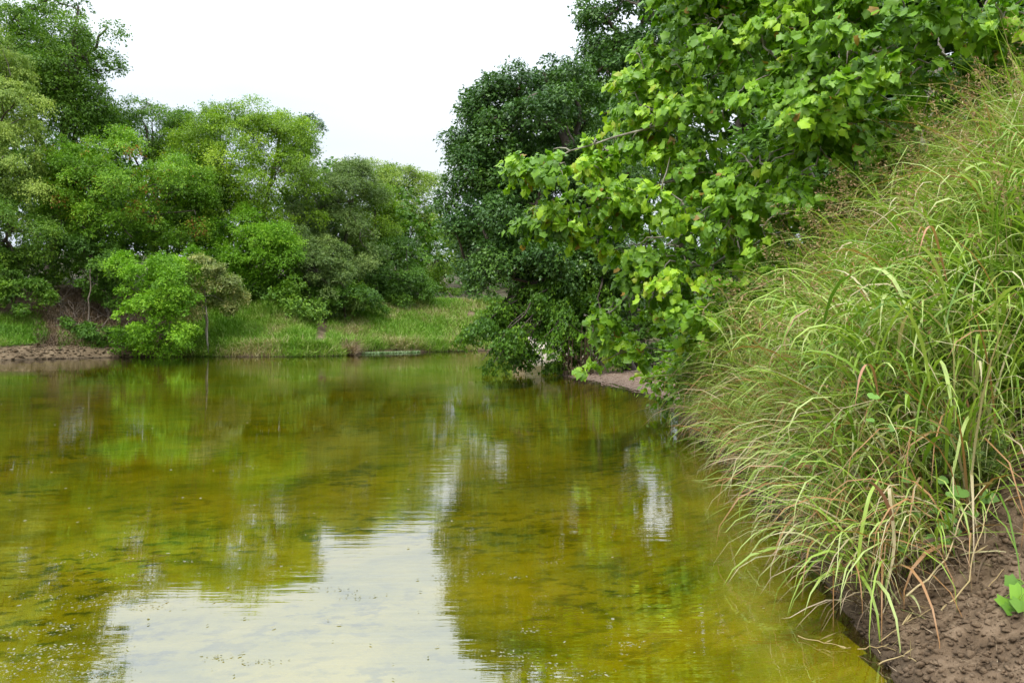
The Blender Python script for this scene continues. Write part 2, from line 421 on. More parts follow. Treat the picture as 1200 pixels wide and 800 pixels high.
def tree(name, label, cat, lobes, base, mat, n_leaf, leaf, puff_r, n_puff, group=None, barkm='bark', shape=DIAMOND, trunk_r=.3,
         autumn=0, limbs=7, twigs=60, lean=None, keep=None, **k):
    """lobes in world metres; base (x, y)"""
    b = np.array([base[0], base[1], max(gz(*base), -.3) - .1])
    root = empty(name, b, label, cat, group)
    c, pr, P, D, N, T = crown_points(lobes, n_puff, n_leaf, puff_r, **k)
    ok = P[:, 2] > np.maximum(.03, ground(P[:, 0], P[:, 1], False) - .05)
    if keep is not None: ok &= keep(P)
    P, D, N, T = P[ok], D[ok], N[ok], T[ok]
    if autumn:   # patches of turning leaves
        a = rng.random(len(c)) < autumn
        ac = c[a]
        if len(ac):
            for q_ in ac:
                near = np.linalg.norm(P - q_, axis=1) < puff_r * .8
                T[near & (rng.random(len(P)) < .33)] = 1.0
    T = np.clip(T, 0, .93 if not autumn else 1)
    mb = MB()
    scatter(mb, *shape, P, D, N, leaf * rng.uniform(.65, 1.3, len(P)), T)
    mb.build('crown', M[mat], root)
    L = np.array(lobes); top = L[np.argmax(L[:, 2] + L[:, 5] * .3)]
    cen = (L[:, :3] * (L[:, 3] * L[:, 5])[:, None]).sum(0) / (L[:, 3] * L[:, 5]).sum()
    tp = np.array([top[0], top[1], top[2] + top[5] * .35])
    mid = (b + tp) / 2 + np.array([(cen[0] - b[0]) * .2, (cen[1] - b[1]) * .2, .5]) if lean is None else np.array(lean)
    tk = bez(b, mid, tp, 12, trunk_r * .25)
    mb = MB(); tube(mb, tk, np.linspace(trunk_r, trunk_r * .18, 12) * (1 + .5 * np.exp(-np.arange(12) * 1.5)), 8)
    mb.build('trunk', M[barkm], root, smooth=True)
    order = rng.permutation(len(c))
    ends = []
    for i in range(min(limbs, len(c))):
        e = L[i % len(L), :3] + rdir(1)[0] * L[i % len(L), 3:] * .5
        s = tk[int(np.clip(2 + 8 * (i + .5) / limbs, 1, 9))]
        mm = (s + e) / 2 + np.array([0, 0, .25 * np.linalg.norm(e - s)]) * (.6 if e[2] > s[2] else 1)
        lp = bez(s, mm, e, 9, trunk_r * .3)
        mb = MB(); tube(mb, lp, np.linspace(trunk_r * .5, trunk_r * .12, 9), 6)
        mb.build('limb', M[barkm], root, smooth=True); ends.append(lp)
    E = np.concatenate(ends + [tk[4:]]) if ends else tk
    mb = MB()
    sel = order[:twigs]; sel = sel[np.argsort([np.linalg.norm(E - c[q_], axis=1).min() for q_ in sel])]
    for i in sel:
        s = E[np.argmin(np.linalg.norm(E - c[i], axis=1) + np.maximum(E[:, 2] - c[i][2], 0) * .4)]
        e = c[i] + rdir(1)[0] * pr[i] * .5
        if e[2] < .05: e[2] = .1
        E = np.concatenate([E, ((s + e) / 2)[None], e[None]])
        tube(mb, bez(s, (s + e) / 2 + np.array([0, 0, .12 * np.linalg.norm(e - s)]), e, 6, .08 * pr[i]), np.linspace(trunk_r * .14, trunk_r * .04, 6), 4)
    if twigs: tag(mb.build('branchwork', M[barkm], root), kind='stuff')
    return root, P, D, N, T

G_LEFT = 'trees on the far left bank'
# (label, lobes px, base px/Y, mat, n_leaf, leaf, puff_r, n_puff, extra)
LEFT = [
 ('tall dark green tree at the far left, rising to the top edge of the photo', [(40, 55, 56, 62, 58, 3), (78, 100, 55, 50, 62, 3), (22, 120, 56, 55, 60, 3), (100, 60, 55, 22, 30, 1.5), (92, 145, 55, 40, 30, 2), (124, 30, 55, 14, 8, .8), (118, 80, 55, 20, 14, 1), (92, 12, 55, 16, 10, .8), (60, 60, 55, 46, 40, 2.5), (50, 120, 54, 50, 44, 2.5), (10, 40, 55, 40, 40, 2.5), (100, 110, 55, 30, 34, 2)], (60, 57), 'mid', 40000, .25, 1.05, 150, dict(trunk_r=.4, barkm='bark')),
 ('pale fine-leaved willowy tree cut off by the left edge of the photo', [(-5, 160, 48, 48, 80, 2.6), (12, 215, 47.5, 35, 60, 2), (-25, 90, 49, 50, 60, 3), (20, 125, 48, 24, 34, 1.5)], (-12, 48), 'willow', 30000, .19, .85, 110, dict(droop=.5)),
 ('yellow green tree with orange leaves overhanging the dark hollow at left', [(140, 215, 51, 78, 56, 3.2), (100, 240, 50, 50, 62, 2.5), (205, 235, 51, 46, 58, 2.6), (150, 275, 50, 60, 40, 2.4), (75, 200, 51, 32, 35, 2), (70, 262, 51, 44, 34, 2.2), (60, 225, 52, 36, 30, 2)], (118, 52), 'autumn', 46000, .19, .85, 150, dict(autumn=.10)),
 ('mid green tree behind and above the yellow green one at left', [(178, 155, 60, 52, 34, 3), (220, 175, 60, 35, 40, 2.5), (130, 160, 61, 38, 28, 2.5)], (185, 62), 'mid', 22000, .21, .9, 80, dict()),
 ('broad bright green tree with a rounded top, centre of the far bank', [(285, 185, 57, 66, 56, 3.5), (325, 230, 56, 46, 55, 3), (250, 170, 58, 46, 42, 3), (330, 165, 58, 34, 32, 2.5), (270, 250, 56, 40, 40, 2.5)], (290, 58), 'bright', 46000, .19, .9, 150, dict()),
 ('sparse dark branchy tree poking out above the bright rounded one', [(362, 152, 64, 18, 14, 1.2), (345, 185, 64, 20, 22, 1.2)], (352, 65), 'dark', 3600, .2, .55, 26, dict(twigs=20)),
 ('blue green tree right of the bright rounded one on the far bank', [(385, 230, 61, 48, 48, 3), (405, 290, 60, 42, 50, 2.8), (360, 265, 60, 32, 50, 2.5), (418, 225, 62, 28, 34, 2.3)], (392, 62), 'grey', 36000, .19, .85, 120, dict()),
 ('bushy light green tree low in front of the bright rounded one', [(285, 292, 53.5, 46, 44, 2.4), (318, 305, 53, 34, 40, 2), (262, 320, 53, 32, 32, 1.8)], (290, 54.5), 'lime', 30000, .17, .75, 100, dict()),
 ('grey green bushy tree low on the bank above the grass slope', [(372, 318, 55, 36, 38, 2), (345, 300, 55.5, 28, 30, 1.8), (398, 335, 55, 26, 26, 1.6)], (372, 56), 'grey', 24000, .17, .7, 80, dict()),
 ('yellow green tree in the gap right of the blue green one', [(440, 262, 66, 22, 44, 2), (425, 305, 65, 22, 36, 2)], (436, 67), 'bright', 14000, .2, .8, 60, dict()),
 ('airy grey green tree with showing limbs near the end of the far bank', [(470, 235, 76, 34, 40, 3), (485, 280, 75, 32, 46, 3), (450, 215, 77, 20, 22, 2), (497, 225, 77, 18, 22, 2)], (474, 78), 'willow', 21000, .23, .95, 90, dict(barkm='palebark', twigs=90)),
 ('dark green tree with a forked trunk above the far grass slope', [(455, 318, 64, 38, 38, 2.4), (480, 340, 63.5, 26, 26, 2), (440, 350, 63, 26, 22, 1.6)], (460, 64.5), 'deep', 24000, .19, .8, 80, dict(limbs=4)),
 ('small yellow green tree at the far right end of the far bank', [(512, 300, 84, 26, 42, 2.8), (530, 330, 82, 24, 32, 2.5), (500, 340, 82, 22, 25, 2.2)], (514, 84), 'bright', 17000, .23, .9, 70, dict()),
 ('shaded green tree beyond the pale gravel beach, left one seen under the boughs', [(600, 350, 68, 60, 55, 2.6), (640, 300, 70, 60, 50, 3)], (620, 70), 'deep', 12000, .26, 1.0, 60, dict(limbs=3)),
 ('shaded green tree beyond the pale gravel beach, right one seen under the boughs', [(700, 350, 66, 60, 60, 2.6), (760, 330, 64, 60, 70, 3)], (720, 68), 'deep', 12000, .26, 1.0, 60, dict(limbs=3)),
 ('rounded green tree filling the dip between the two highest crowns', [(235, 230, 55, 30, 40, 2.2), (215, 275, 54, 36, 36, 2)], (228, 56), 'mid', 18000, .19, .8, 70, dict()),
 ('dusky green tree low at the left edge above the sunny grass', [(10, 275, 47, 46, 46, 2.4), (-30, 310, 46, 40, 36, 2), (22, 320, 48, 26, 26, 1.5)], (5, 49), 'mid', 20000, .18, .8, 70, dict()),
]
for i, (lab, lob, bs, mt, nl, lf, pr, npf, kw) in enumerate(LEFT):
    nl = int(nl * 2.1); lf *= .72; npf = int(npf * 1.7)
    b = at(bs[0], 385, bs[1]); kw = dict(kw)
    kw.setdefault('trunk_r', .24); kw.setdefault('shape', TRI)
    tree('broadleaf_tree', lab, 'tree', px_lobes(lob), (b[0], b[1]), mt, nl, lf, pr, npf, group=G_LEFT, **kw)

SHRUBS = [
 ('bright green leafy bush standing at the water edge on the left bank', [(182, 350, 44.5, 42, 44, 1.8), (165, 375, 44, 36, 34, 1.5), (212, 372, 44.5, 26, 34, 1.3), (190, 398, 44, 34, 16, 1.2), (200, 325, 45, 26, 22, 1.2), (160, 318, 46, 30, 20, 1.2), (225, 312, 46.5, 24, 18, 1.2), (150, 400, 44.6, 20, 12, .8)], (186, 46), 'lime', 28000, .15, .6, 130, 'bush'),
 ('rounded shrub draped with whitish blossom on a thin pale stem', [(240, 330, 46.5, 32, 28, 1.4), (218, 340, 46.5, 20, 20, 1), (262, 345, 46.5, 18, 20, 1), (228, 358, 46.3, 18, 9, .8), (258, 362, 46.5, 14, 6, .6)], (243, 47), 'pale', 15000, .15, .5, 60, 'shrub'),
 ('shady shrub under the trees left of the bright bush', [(130, 330, 47.5, 34, 28, 1.6), (105, 300, 49, 30, 28, 1.6)], (128, 48.5), 'deep', 11000, .18, .6, 45, 'shrub'),
 ('low dark shrub beneath the dark forked tree on the far slope', [(400, 350, 55, 30, 14, 1.4), (425, 358, 57, 26, 12, 1.3)], (405, 56), 'deep', 9000, .17, .55, 40, 'shrub'),
 ('low shrub at the foot of the small yellow green tree', [(500, 355, 76, 30, 12, 1.6), (532, 352, 78, 16, 12, 1.5)], (505, 78), 'mid', 7000, .2, .6, 35, 'shrub'),
 ('green shrub tucked beneath the bright rounded tree', [(300, 345, 54, 34, 16, 1.4), (335, 345, 55, 26, 18, 1.4)], (310, 55), 'mid', 10000, .17, .55, 40, 'shrub'),
 ('feathery green shrub above the bare soil near the left edge', [(28, 345, 45, 24, 18, 1.2), (5, 335, 45.5, 22, 18, 1.2)], (20, 46), 'mid', 7000, .17, .5, 35, 'shrub'),
 ('small green shrub at the end of the leafy overhang beside the bright bush', [(110, 392, 45.2, 34, 10, 1.0), (85, 385, 45.6, 22, 10, 1)], (105, 46), 'deep', 6000, .16, .4, 40, 'shrub'),
]
for lab, lob, bs, mt, nl, lf, pr, npf, cat in SHRUBS:
    nl = int(nl * 1.5); lf *= .85
    b = at(bs[0], 385, bs[1])
    tree('shrub', lab, cat, px_lobes(lob), (b[0], b[1]), mt, nl, lf, pr, npf, group='shrubs on the far left bank', shape=TRI, trunk_r=.08, limbs=4, twigs=25,
         barkm='palebark' if mt == 'pale' else 'bark')

# wood behind the first row: reads as one mass of shade and leaf
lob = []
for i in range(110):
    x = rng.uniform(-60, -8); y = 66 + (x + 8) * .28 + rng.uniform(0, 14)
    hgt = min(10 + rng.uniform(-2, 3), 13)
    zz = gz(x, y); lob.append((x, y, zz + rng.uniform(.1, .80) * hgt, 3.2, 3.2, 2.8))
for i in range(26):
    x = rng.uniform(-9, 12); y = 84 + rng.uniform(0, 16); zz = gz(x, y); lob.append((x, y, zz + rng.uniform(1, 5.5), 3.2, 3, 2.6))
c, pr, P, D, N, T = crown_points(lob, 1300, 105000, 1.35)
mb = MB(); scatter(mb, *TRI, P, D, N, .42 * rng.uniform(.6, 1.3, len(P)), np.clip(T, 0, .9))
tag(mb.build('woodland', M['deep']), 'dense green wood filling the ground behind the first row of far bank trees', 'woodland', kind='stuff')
# brushy shade between the trunks on the far slope
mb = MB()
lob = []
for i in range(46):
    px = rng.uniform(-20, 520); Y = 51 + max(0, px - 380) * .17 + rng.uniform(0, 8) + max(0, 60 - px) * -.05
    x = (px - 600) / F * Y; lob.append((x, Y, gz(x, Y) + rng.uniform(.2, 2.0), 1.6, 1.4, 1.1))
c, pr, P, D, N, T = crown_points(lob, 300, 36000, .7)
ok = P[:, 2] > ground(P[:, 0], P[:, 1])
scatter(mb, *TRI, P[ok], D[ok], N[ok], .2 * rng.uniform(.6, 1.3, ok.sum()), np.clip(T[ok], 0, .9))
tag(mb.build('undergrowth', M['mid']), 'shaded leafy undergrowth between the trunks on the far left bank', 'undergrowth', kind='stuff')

# ---- right bank trees
tree('elm_tree', 'big dark green tree leaning over the river, boughs drooping to the water', 'tree',
     px_lobes([(625, 165, 30, 82, 78, 2.8), (575, 235, 29, 58, 62, 2.3), (650, 250, 29, 80, 70, 2.6), (552, 285, 28, 36, 42, 1.5), (598, 130, 30, 44, 38, 1.8), (655, 120, 30.5, 46, 38, 2),
               (700, 230, 30, 50, 70, 2.2), (600, 315, 28.5, 56, 40, 1.6), (585, 180, 29.5, 52, 46, 2), (548, 200, 29, 22, 26, 1.2), (650, 320, 28, 60, 40, 1.6), (700, 320, 28.5, 50, 46, 1.8), (640, 95, 30, 50, 22, 1.6), (600, 245, 30.5, 50, 60, 2), (570, 262, 29.5, 34, 44, 1.6), (625, 215, 31, 50, 60, 2)]),
     (5.5, 31), 'dark', 165000, .135, .56, 560, shape=TRI, inner=.4, trunk_r=.42, limbs=9, twigs=150)
BOUGHS, BCURVES = [], []
for i in range(34):
    e = at(rng.uniform(538, 730), 0, rng.uniform(26, 28.5)); ex = 600 + e[0] / e[1] * F
    ey = np.interp(ex, [535, 560, 620, 700, 730], [405, 428, 432, 430, 415]) - abs(rng.normal(0, 28)); e = at(ex, ey, e[1])
    s_ = at(rng.uniform(670, 730), rng.uniform(290, 350), rng.uniform(28, 29.5))
    cv = bez(s_, s_ * .45 + e * .55 + np.array([0, 0, .8]), e, 9, .05); BCURVES.append(cv)
    for k_ in range(2, 9): 
        q_ = cv[k_]; px_, py_ = 600 + q_[0] / q_[1] * F, HZ - (q_[2] - CAM_H) / q_[1] * F
        BOUGHS.append((px_, py_, q_[1], 12, 9, .4))
low, *_ = tree('elm_tree', 'smaller brighter green tree trailing its boughs into the water below the big dark tree', 'tree',
     px_lobes(BOUGHS), (4.4, 29.5), 'lowbough', 64000, .12, .44, 330, shape=TRI, trunk_r=.2, limbs=6, twigs=60, droop=.8, inner=.2, lean=(3.0, 28.5, 3.6))
mb = MB()
for cv in BCURVES: tube(mb, cv, np.linspace(.05, .012, len(cv)), 5)
tag(mb.build('bough', M['bark'], low), kind='stuff')
tree('oak_tree', 'tallest dark tree rising past the top edge behind the sycamore', 'tree',
     px_lobes([(755, 30, 36, 62, 60, 3), (735, 95, 36, 48, 44, 2.5), (800, 80, 37, 60, 90, 3), (770, -60, 37, 90, 60, 3.5), (745, 180, 35, 50, 50, 2.4), (705, 15, 36, 22, 26, 1.2), (715, 55, 36, 22, 16, 1.2)]),
     (8.6, 38), 'dark', 70000, .18, .75, 260, shape=TRI, trunk_r=.45, limbs=9, twigs=140)
tree('oak_tree', 'olive green tree in the notch between the big dark tree and the tallest one', 'tree',
     px_lobes([(690, 140, 44, 34, 40, 2.2), (720, 190, 43, 40, 45, 2.2), (672, 170, 44, 24, 40, 2)]),
     (5.5, 46), 'mid', 20000, .2, .8, 80, trunk_r=.3)
BACK = [
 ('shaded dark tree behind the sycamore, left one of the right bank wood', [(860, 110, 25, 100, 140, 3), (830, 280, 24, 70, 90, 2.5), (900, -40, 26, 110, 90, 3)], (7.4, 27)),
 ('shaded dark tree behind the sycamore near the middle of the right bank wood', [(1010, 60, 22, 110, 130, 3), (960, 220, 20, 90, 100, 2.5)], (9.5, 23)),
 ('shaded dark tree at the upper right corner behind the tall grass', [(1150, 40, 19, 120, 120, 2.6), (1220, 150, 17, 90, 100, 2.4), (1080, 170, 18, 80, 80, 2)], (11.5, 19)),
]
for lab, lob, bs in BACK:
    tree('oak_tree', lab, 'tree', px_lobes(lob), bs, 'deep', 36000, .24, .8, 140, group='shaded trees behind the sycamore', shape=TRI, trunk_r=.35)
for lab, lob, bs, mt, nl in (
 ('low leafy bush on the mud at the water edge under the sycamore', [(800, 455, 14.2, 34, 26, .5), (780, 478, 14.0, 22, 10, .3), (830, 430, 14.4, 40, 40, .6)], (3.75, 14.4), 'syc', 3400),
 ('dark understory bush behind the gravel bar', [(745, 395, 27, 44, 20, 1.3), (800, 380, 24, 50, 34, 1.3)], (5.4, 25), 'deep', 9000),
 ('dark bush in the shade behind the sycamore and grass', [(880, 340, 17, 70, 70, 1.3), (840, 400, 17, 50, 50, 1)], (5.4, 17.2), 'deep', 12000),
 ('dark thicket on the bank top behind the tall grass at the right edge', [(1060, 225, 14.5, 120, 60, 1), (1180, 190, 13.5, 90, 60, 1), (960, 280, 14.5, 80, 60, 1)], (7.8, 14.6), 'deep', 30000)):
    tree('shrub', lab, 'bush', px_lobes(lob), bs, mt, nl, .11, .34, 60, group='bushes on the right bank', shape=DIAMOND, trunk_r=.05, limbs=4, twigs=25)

# ---- the sycamore in front
lob = px_lobes([(625, 200, 11.6, 20, 13, .3), (618, 205, 11.6, 12, 8, .25), (640, 225, 11.6, 26, 16, .3), (655, 190, 11.7, 28, 12, .3), (650, 262, 11.8, 26, 16, .3), (690, 178, 11.8, 30, 12, .3), (700, 375, 12.2, 22, 12, .3), (690, 300, 12, 22, 14, .3), (745, 125, 12.1, 16, 16, .3), (715, 432, 12.3, 26, 9, .3), (650, 207, 11.6, 44, 20, .45), (690, 245, 11.8, 52, 38, .6), (720, 200, 12, 44, 26, .5), (740, 300, 12, 50, 46, .7), (720, 375, 12.2, 34, 26, .5), (745, 415, 12.3, 38, 22, .45),
    (800, 240, 11.5, 74, 62, .9), (800, 340, 11.5, 64, 60, .9), (790, 150, 12, 46, 46, .7), (840, 90, 11.5, 66, 56, 1), (850, 20, 11.5, 60, 40, .9), (920, 150, 10.5, 80, 80, 1.1),
    (900, 260, 10.5, 66, 70, 1), (860, 385, 11.5, 44, 50, .7), (940, 40, 10.5, 80, 60, 1), (1010, 110, 9.5, 70, 60, .9), (1030, 30, 9.5, 80, 50, 1), (1120, 40, 9, 90, 50, .9), (1200, 30, 9, 60, 60, .9), (900, -40, 11, 140, 40, 1.2),
    (820, 440, 12.5, 36, 40, .5), (765, 60, 12.2, 18, 16, .3), (752, 165, 12.1, 24, 14, .3), (1080, 120, 10.2, 60, 40, .7), (1010, 200, 10.5, 70, 44, .8), (1110, 110, 10.5, 80, 40, .8), (1190, 70, 9.6, 50, 40, .8), (900, 330, 11.3, 44, 44, .6), (960, 250, 11, 50, 40, .7), (860, 430, 12, 34, 36, .5), (895, 375, 11.2, 36, 36, .5), (850, 400, 12, 40, 40, .6), (835, 460, 12.6, 30, 26, .4), (980, 180, 10.4, 60, 40, .7), (760, 110, 12.3, 34, 50, .6), (800, 10, 12, 30, 30, .6)])
base = (6.1, 12.2)
b = np.array([*base, gz(*base) - .1])
syc = empty('sycamore_tree', b, 'bright green sycamore with big lobed leaves leaning from the right bank over the river', 'tree')
c, pr, P, D, N, T = crown_points(lob, 660, 36000, .31, lpt=8, droop=.35, inner=.35, hollow=.1)
N = N + np.array([-.25, -.55, .1]); 
gzv = ground(P[:, 0], P[:, 1]); ok = P[:, 2] > np.maximum(gzv, 0) + .05
ok &= ~((P[:, 0] / P[:, 1] < .185) & (P[:, 2] < CAM_H - .056 * P[:, 1]))      # leaves stop above the gravel bar
P, D, N, T = P[ok], D[ok], N[ok], T[ok]
u_ = P[:, 0] / P[:, 1] * F + 600
left_edge = sstep(900, 650, u_)
T = T + .12 * left_edge * rng.random(len(T))         # leaf tone turns paler, by random amounts, towards the crown's left side
hot = rng.random(len(T)) < .012
T = np.clip(T, 0, .93); T[hot] = 1
size = .108 * rng.uniform(.45, 1.35, len(P))
v_ = HZ - (P[:, 2] - CAM_H) / P[:, 1] * F
inf = (u_ > 0) & (u_ < 1195) & (v_ > 4) & (v_ < 600)
cell = (u_ // 20).astype(int) * 1000 + (v_ // 20).astype(int)
order = np.argsort(P[:, 1] + np.where(inf, 0, 1e3)); seen = set(); pick = []
for i in order:
    if not inf[i]: break
    if cell[i] not in seen: seen.add(cell[i]); pick.append(i)
pick = sorted(pick, key=lambda i: -size[i] / P[i, 1])[:300]
isp = np.zeros(len(P), bool); isp[pick] = True
lm = []
for kx in range(12):
    tv = np.array(SYC[0], float); tv[:, 2] += rng.normal(0, .035, len(tv)); tv[:, 1] *= rng.uniform(.85, 1.15)
    mb = MB(); mb.add(tv, SYC[1], min(.93, .22 + kx * .062)); lm.append(mb.mesh('leaf', M['syc']))
order_t = np.clip(((T - .22) / .062).astype(int), 0, 11)
FR = frames(D, N)
for i in pick:
    o = link('leaf', lm[order_t[i]], syc)
    mt = Matrix(((FR[i] * size[i]).T).tolist()).to_4x4(); mt.translation = (P[i] - b).tolist()
    o.matrix_local = mt
mb = MB(); r_ = ~isp
wh = rng.integers(0, 9, len(P))
for q_ in range(9):      # nine leaf shapes: curled, folded, lopsided
    tv = np.array(SYC[0], float); tv[:, 2] += rng.normal(0, .05, len(tv)) - rng.uniform(-.1, .35) * tv[:, 0] ** 2 + rng.uniform(-.3, .5) * np.abs(tv[:, 1]) ** 1.5; tv[1:, :2] *= rng.uniform(.82, 1.15, (len(tv) - 1, 1))
    m_ = r_ & (wh == q_); scatter(mb, tv, SYC[1], P[m_], D[m_], N[m_], size[m_], T[m_])
tag(mb.build('foliage', M['syc'], syc), kind='stuff')
stems = [(6.1, 12.2, 6.6, 12.0, 7.0), (5.2, 12.3, 3.6, 11.7, 6.0), (6.8, 11.4, 6.0, 10.4, 5.2)]
E = []
for (x0, y0, x1, y1, z1) in stems:
    p0 = np.array([x0, y0, gz(x0, y0) - .1]); p2 = np.array([x1, y1, z1])
    pts = bez(p0, np.array([(x0 * .7 + x1 * .3), (y0 + y1) / 2, z1 * .6]), p2, 12, .05); E.append(pts)
    mb = MB(); tube(mb, pts, np.linspace(.11, .03, 12), 8); mb.build('trunk', M['palebark'], syc, smooth=True)
for tp in ((610, 200, 11.6), (640, 262, 11.8), (690, 375, 12.2), (700, 425, 12.3), (760, 150, 12), (790, 60, 12), (830, 20, 11.5), (740, 300, 12), (900, 60, 10.5), (1000, 60, 9.6), (1130, 40, 9), (850, 400, 11.6), (820, 250, 11.3), (930, 180, 10.4)):
    e = at(*tp); A = np.concatenate(E[:3]); s = A[np.argmin(np.linalg.norm(A - e, axis=1) + np.where(A[:, 2] < e[2] - 2.5, 3, 0) + np.where(A[:, 2] < 1.6, 4, 0))]
    pts = bez(s, (s + e) / 2 + np.array([0, 0, .05]), e, 12, .05); E.append(pts)
    mb = MB(); tube(mb, pts, np.linspace(.032, .006, 12), 6); mb.build('branch', M['palebark'], syc, smooth=True)
A = np.concatenate(E); mb = MB()
for i in np.argsort([np.linalg.norm(A - q_, axis=1).min() for q_ in c]):
    s = A[np.argmin(np.linalg.norm(A - c[i], axis=1))]; A = np.concatenate([A, (c[i] * .5 + s * .5)[None], c[i][None]]); e = c[i] + rdir(1)[0] * pr[i] * .4
    tube(mb, bez(s, (s + e) / 2 + np.array([0, 0, .08]), e, 5, .02), np.linspace(.014, .004, 5), 4)
tag(mb.build('twig', M['palebark'], syc), kind='stuff')

# ------------------------------------------------------------------ grasses
def blades(mb, base, az, th0, curl, L, wd, tone, segs=6, flatten=0):
    """arching blades: az = heading, th0 = lean from vertical, curl = extra lean to the tip"""
    n = len(base); s = np.linspace(0, 1, segs + 1)
    th = th0[:, None] + curl[:, None] * s[None] ** 1.6
    ds = (L / segs)[:, None]
    r = np.cumsum(np.sin(th) * ds, 1) - np.sin(th[:, :1]) * ds
    z = np.cumsum(np.cos(th) * ds, 1) - np.cos(th[:, :1]) * ds
    h = np.stack([np.cos(az), np.sin(az)], 1)
    C_ = np.zeros((n, segs + 1, 3)); C_[..., :2] = base[:, None, :2] + r[..., None] * h[:, None]
    C_[..., 2] = base[:, None, 2] + z
    C_[..., 2] = np.maximum(C_[..., 2], .006 + .004 * rng.random((n, 1)))
    side = np.stack([-np.sin(az), np.cos(az), rng.normal(0, .25, n)], 1); tw = rng.normal(0, .7, n)
    wpro = np.minimum(1, 1.25 * (1 - s ** 1.8) + .02) * np.minimum(1, .45 + 2.2 * s)
    up = np.stack([np.cos(th) * h[:, :1], np.cos(th) * h[:, 1:2], -np.sin(th)], -1)   # blade normal-ish
    sd = side[:, None] * np.cos(tw * .5)[:, None, None] + up * np.sin(tw * .5)[:, None, None] * 1.0
    off = sd * (wd[:, None] * wpro[None] * .5)[..., None]
    v = np.stack([C_ - off, C_ + off], 2).reshape(n, -1, 3)
    k = 2 * np.arange(segs); f = np.stack([k, k + 1, k + 3, k + 2], 1)
    m = 2 * (segs + 1)
    F_ = (f[None] + (np.arange(n) * m)[:, None, None]).reshape(-1, 4)
    tn = tone[:, None] + np.repeat(s, 2)[None] * .10 + rng.normal(0, .0, (n, 1))
    mb.add(v.reshape(-1, 3), F_, np.clip(tn, 0, 1).ravel())
    return C_

# tall grass on the right bank
def bank_pts(n, y0, y1, d0, d1):
    """points on the right bank at distance d from the waterline"""
    y = rng.uniform(y0, y1, n); ys = SHORE[:10, 1]; xs = SHORE[:10, 0]
    x = np.interp(y, ys, xs) + rng.uniform(d0, d1, n)
    return np.stack([x, y, ground(x, y)], 1)
nt = 520
Y0 = 4.15
tb = bank_pts(nt, 4.3, 12.2, .25, 3.4)
ok = ~((tb[:, 1] < 5.2) & (tb[:, 0] > 2.45 + (tb[:, 1] - 4.3) * .75))         # mud stays bare at lower right
ok &= ~((tb[:, 0] - tb[:, 1] * .55 > .25) & (tb[:, 1] < 4.9))
tb = tb[ok]
kb = 34
base_ = np.repeat(tb, kb, 0) + np.concatenate([rng.normal(0, .085, (len(tb) * kb, 2)), np.zeros((len(tb) * kb, 1))], 1)
n = len(base_)
dshore = np.repeat(tb[:, 0] - np.interp(tb[:, 1], SHORE[:10, 1], SHORE[:10, 0]), kb)
az = np.pi + .45 + np.repeat(rng.normal(0, .7, len(tb)), kb) + rng.normal(0, 1.25, n)                                     # mostly downhill, towards the river and the viewer
th0 = np.abs(rng.normal(.2, .4, n)); curl = rng.uniform(.5, 3.0, n)
L = rng.uniform(.55, 1.25, n) * (1 + .28 * np.minimum(dshore, 2.5))
L *= np.where((dshore < .5) & (base_[:, 1] < 6), .85, 1) * (1 + .12 * sstep(5.5, 8, base_[:, 1])) * np.repeat(rng.uniform(.62, 1.22, len(tb)), kb)
pt = np.repeat(rng.normal(0, .10, len(tb)), kb)
tone = .49 + pt + rng.normal(0, .17, n); dry = rng.random(n) < np.where(dshore < .9, .42, .20); tone[dry] = rng.uniform(.80, 1.0, dry.sum()); tone = np.where(dry, tone, np.minimum(tone, .84))
mb = MB(); blades(mb, base_, az, th0, curl, L, rng.uniform(.007, .021, n), tone, 6)
# blades hold their height higher on the stems too
st = rng.random(n) < .55; n2 = st.sum()
b2_ = base_[st] + np.stack([rng.normal(-.08, .12, n2), rng.normal(-.05, .12, n2), rng.uniform(.25, 1.35, n2)], 1)
blades(mb, b2_, az[st] + rng.normal(0, .6, n2), rng.uniform(.2, .8, n2), rng.uniform(1.0, 2.6, n2), rng.uniform(.35, .95, n2), rng.uniform(.009, .024, n2), np.clip(pt[st] + .53 + rng.normal(0, .2, n2), 0, 1), 6)
tag(mb.build('tall_grass', M['grass']), 'tall arching green and straw coloured grass covering the right bank above the mud', 'grass', kind='stuff')

# wide-bladed cane grass at the right edge
tb = np.stack([rng.uniform(3.15, 4.6, 52), rng.uniform(5.05, 7.0, 52)], 1)
tb = np.concatenate([tb, ground(tb[:, 0], tb[:, 1])[:, None]], 1)
kb = 22; base_ = np.repeat(tb, kb, 0); n = len(base_)
base_ = base_ + np.stack([rng.normal(0, .1, n), rng.normal(0, .1, n), rng.uniform(.1, .85, n)], 1)
mb = MB(); blades(mb, base_, np.pi + .5 + rng.normal(0, 1.0, n), np.abs(rng.normal(.1, .25, n)), rng.uniform(1.2, 2.7, n), rng.uniform(.6, 1.15, n), rng.uniform(.014, .028, n), np.clip(.40 + rng.normal(0, .16, n), 0, .88), 8)
tag(mb.build('cane_grass', M['grass']), 'broad-bladed cane grass arching down at the right edge of the photo', 'grass', kind='stuff')

# dead thatch at the foot of the clump
tb = bank_pts(5200, 4.2, 11.5, .05, 2.2)
tb = tb[~((tb[:, 1] < 5.0) & (tb[:, 0] > 2.6 + (tb[:, 1] - 4.2) * .5))]; n = len(tb)
mb = MB(); blades(mb, tb, np.pi + .5 + rng.normal(0, 1.1, n), rng.uniform(.3, 1.3, n), rng.uniform(.6, 2.2, n), rng.uniform(.25, .75, n), rng.uniform(.004, .011, n), rng.uniform(0, 1, n), 5)
tag(mb.build('dead_grass', M['thatch']), 'matted brown dead grass hanging at the foot of the green clump by the water', 'dead grass', kind='stuff')
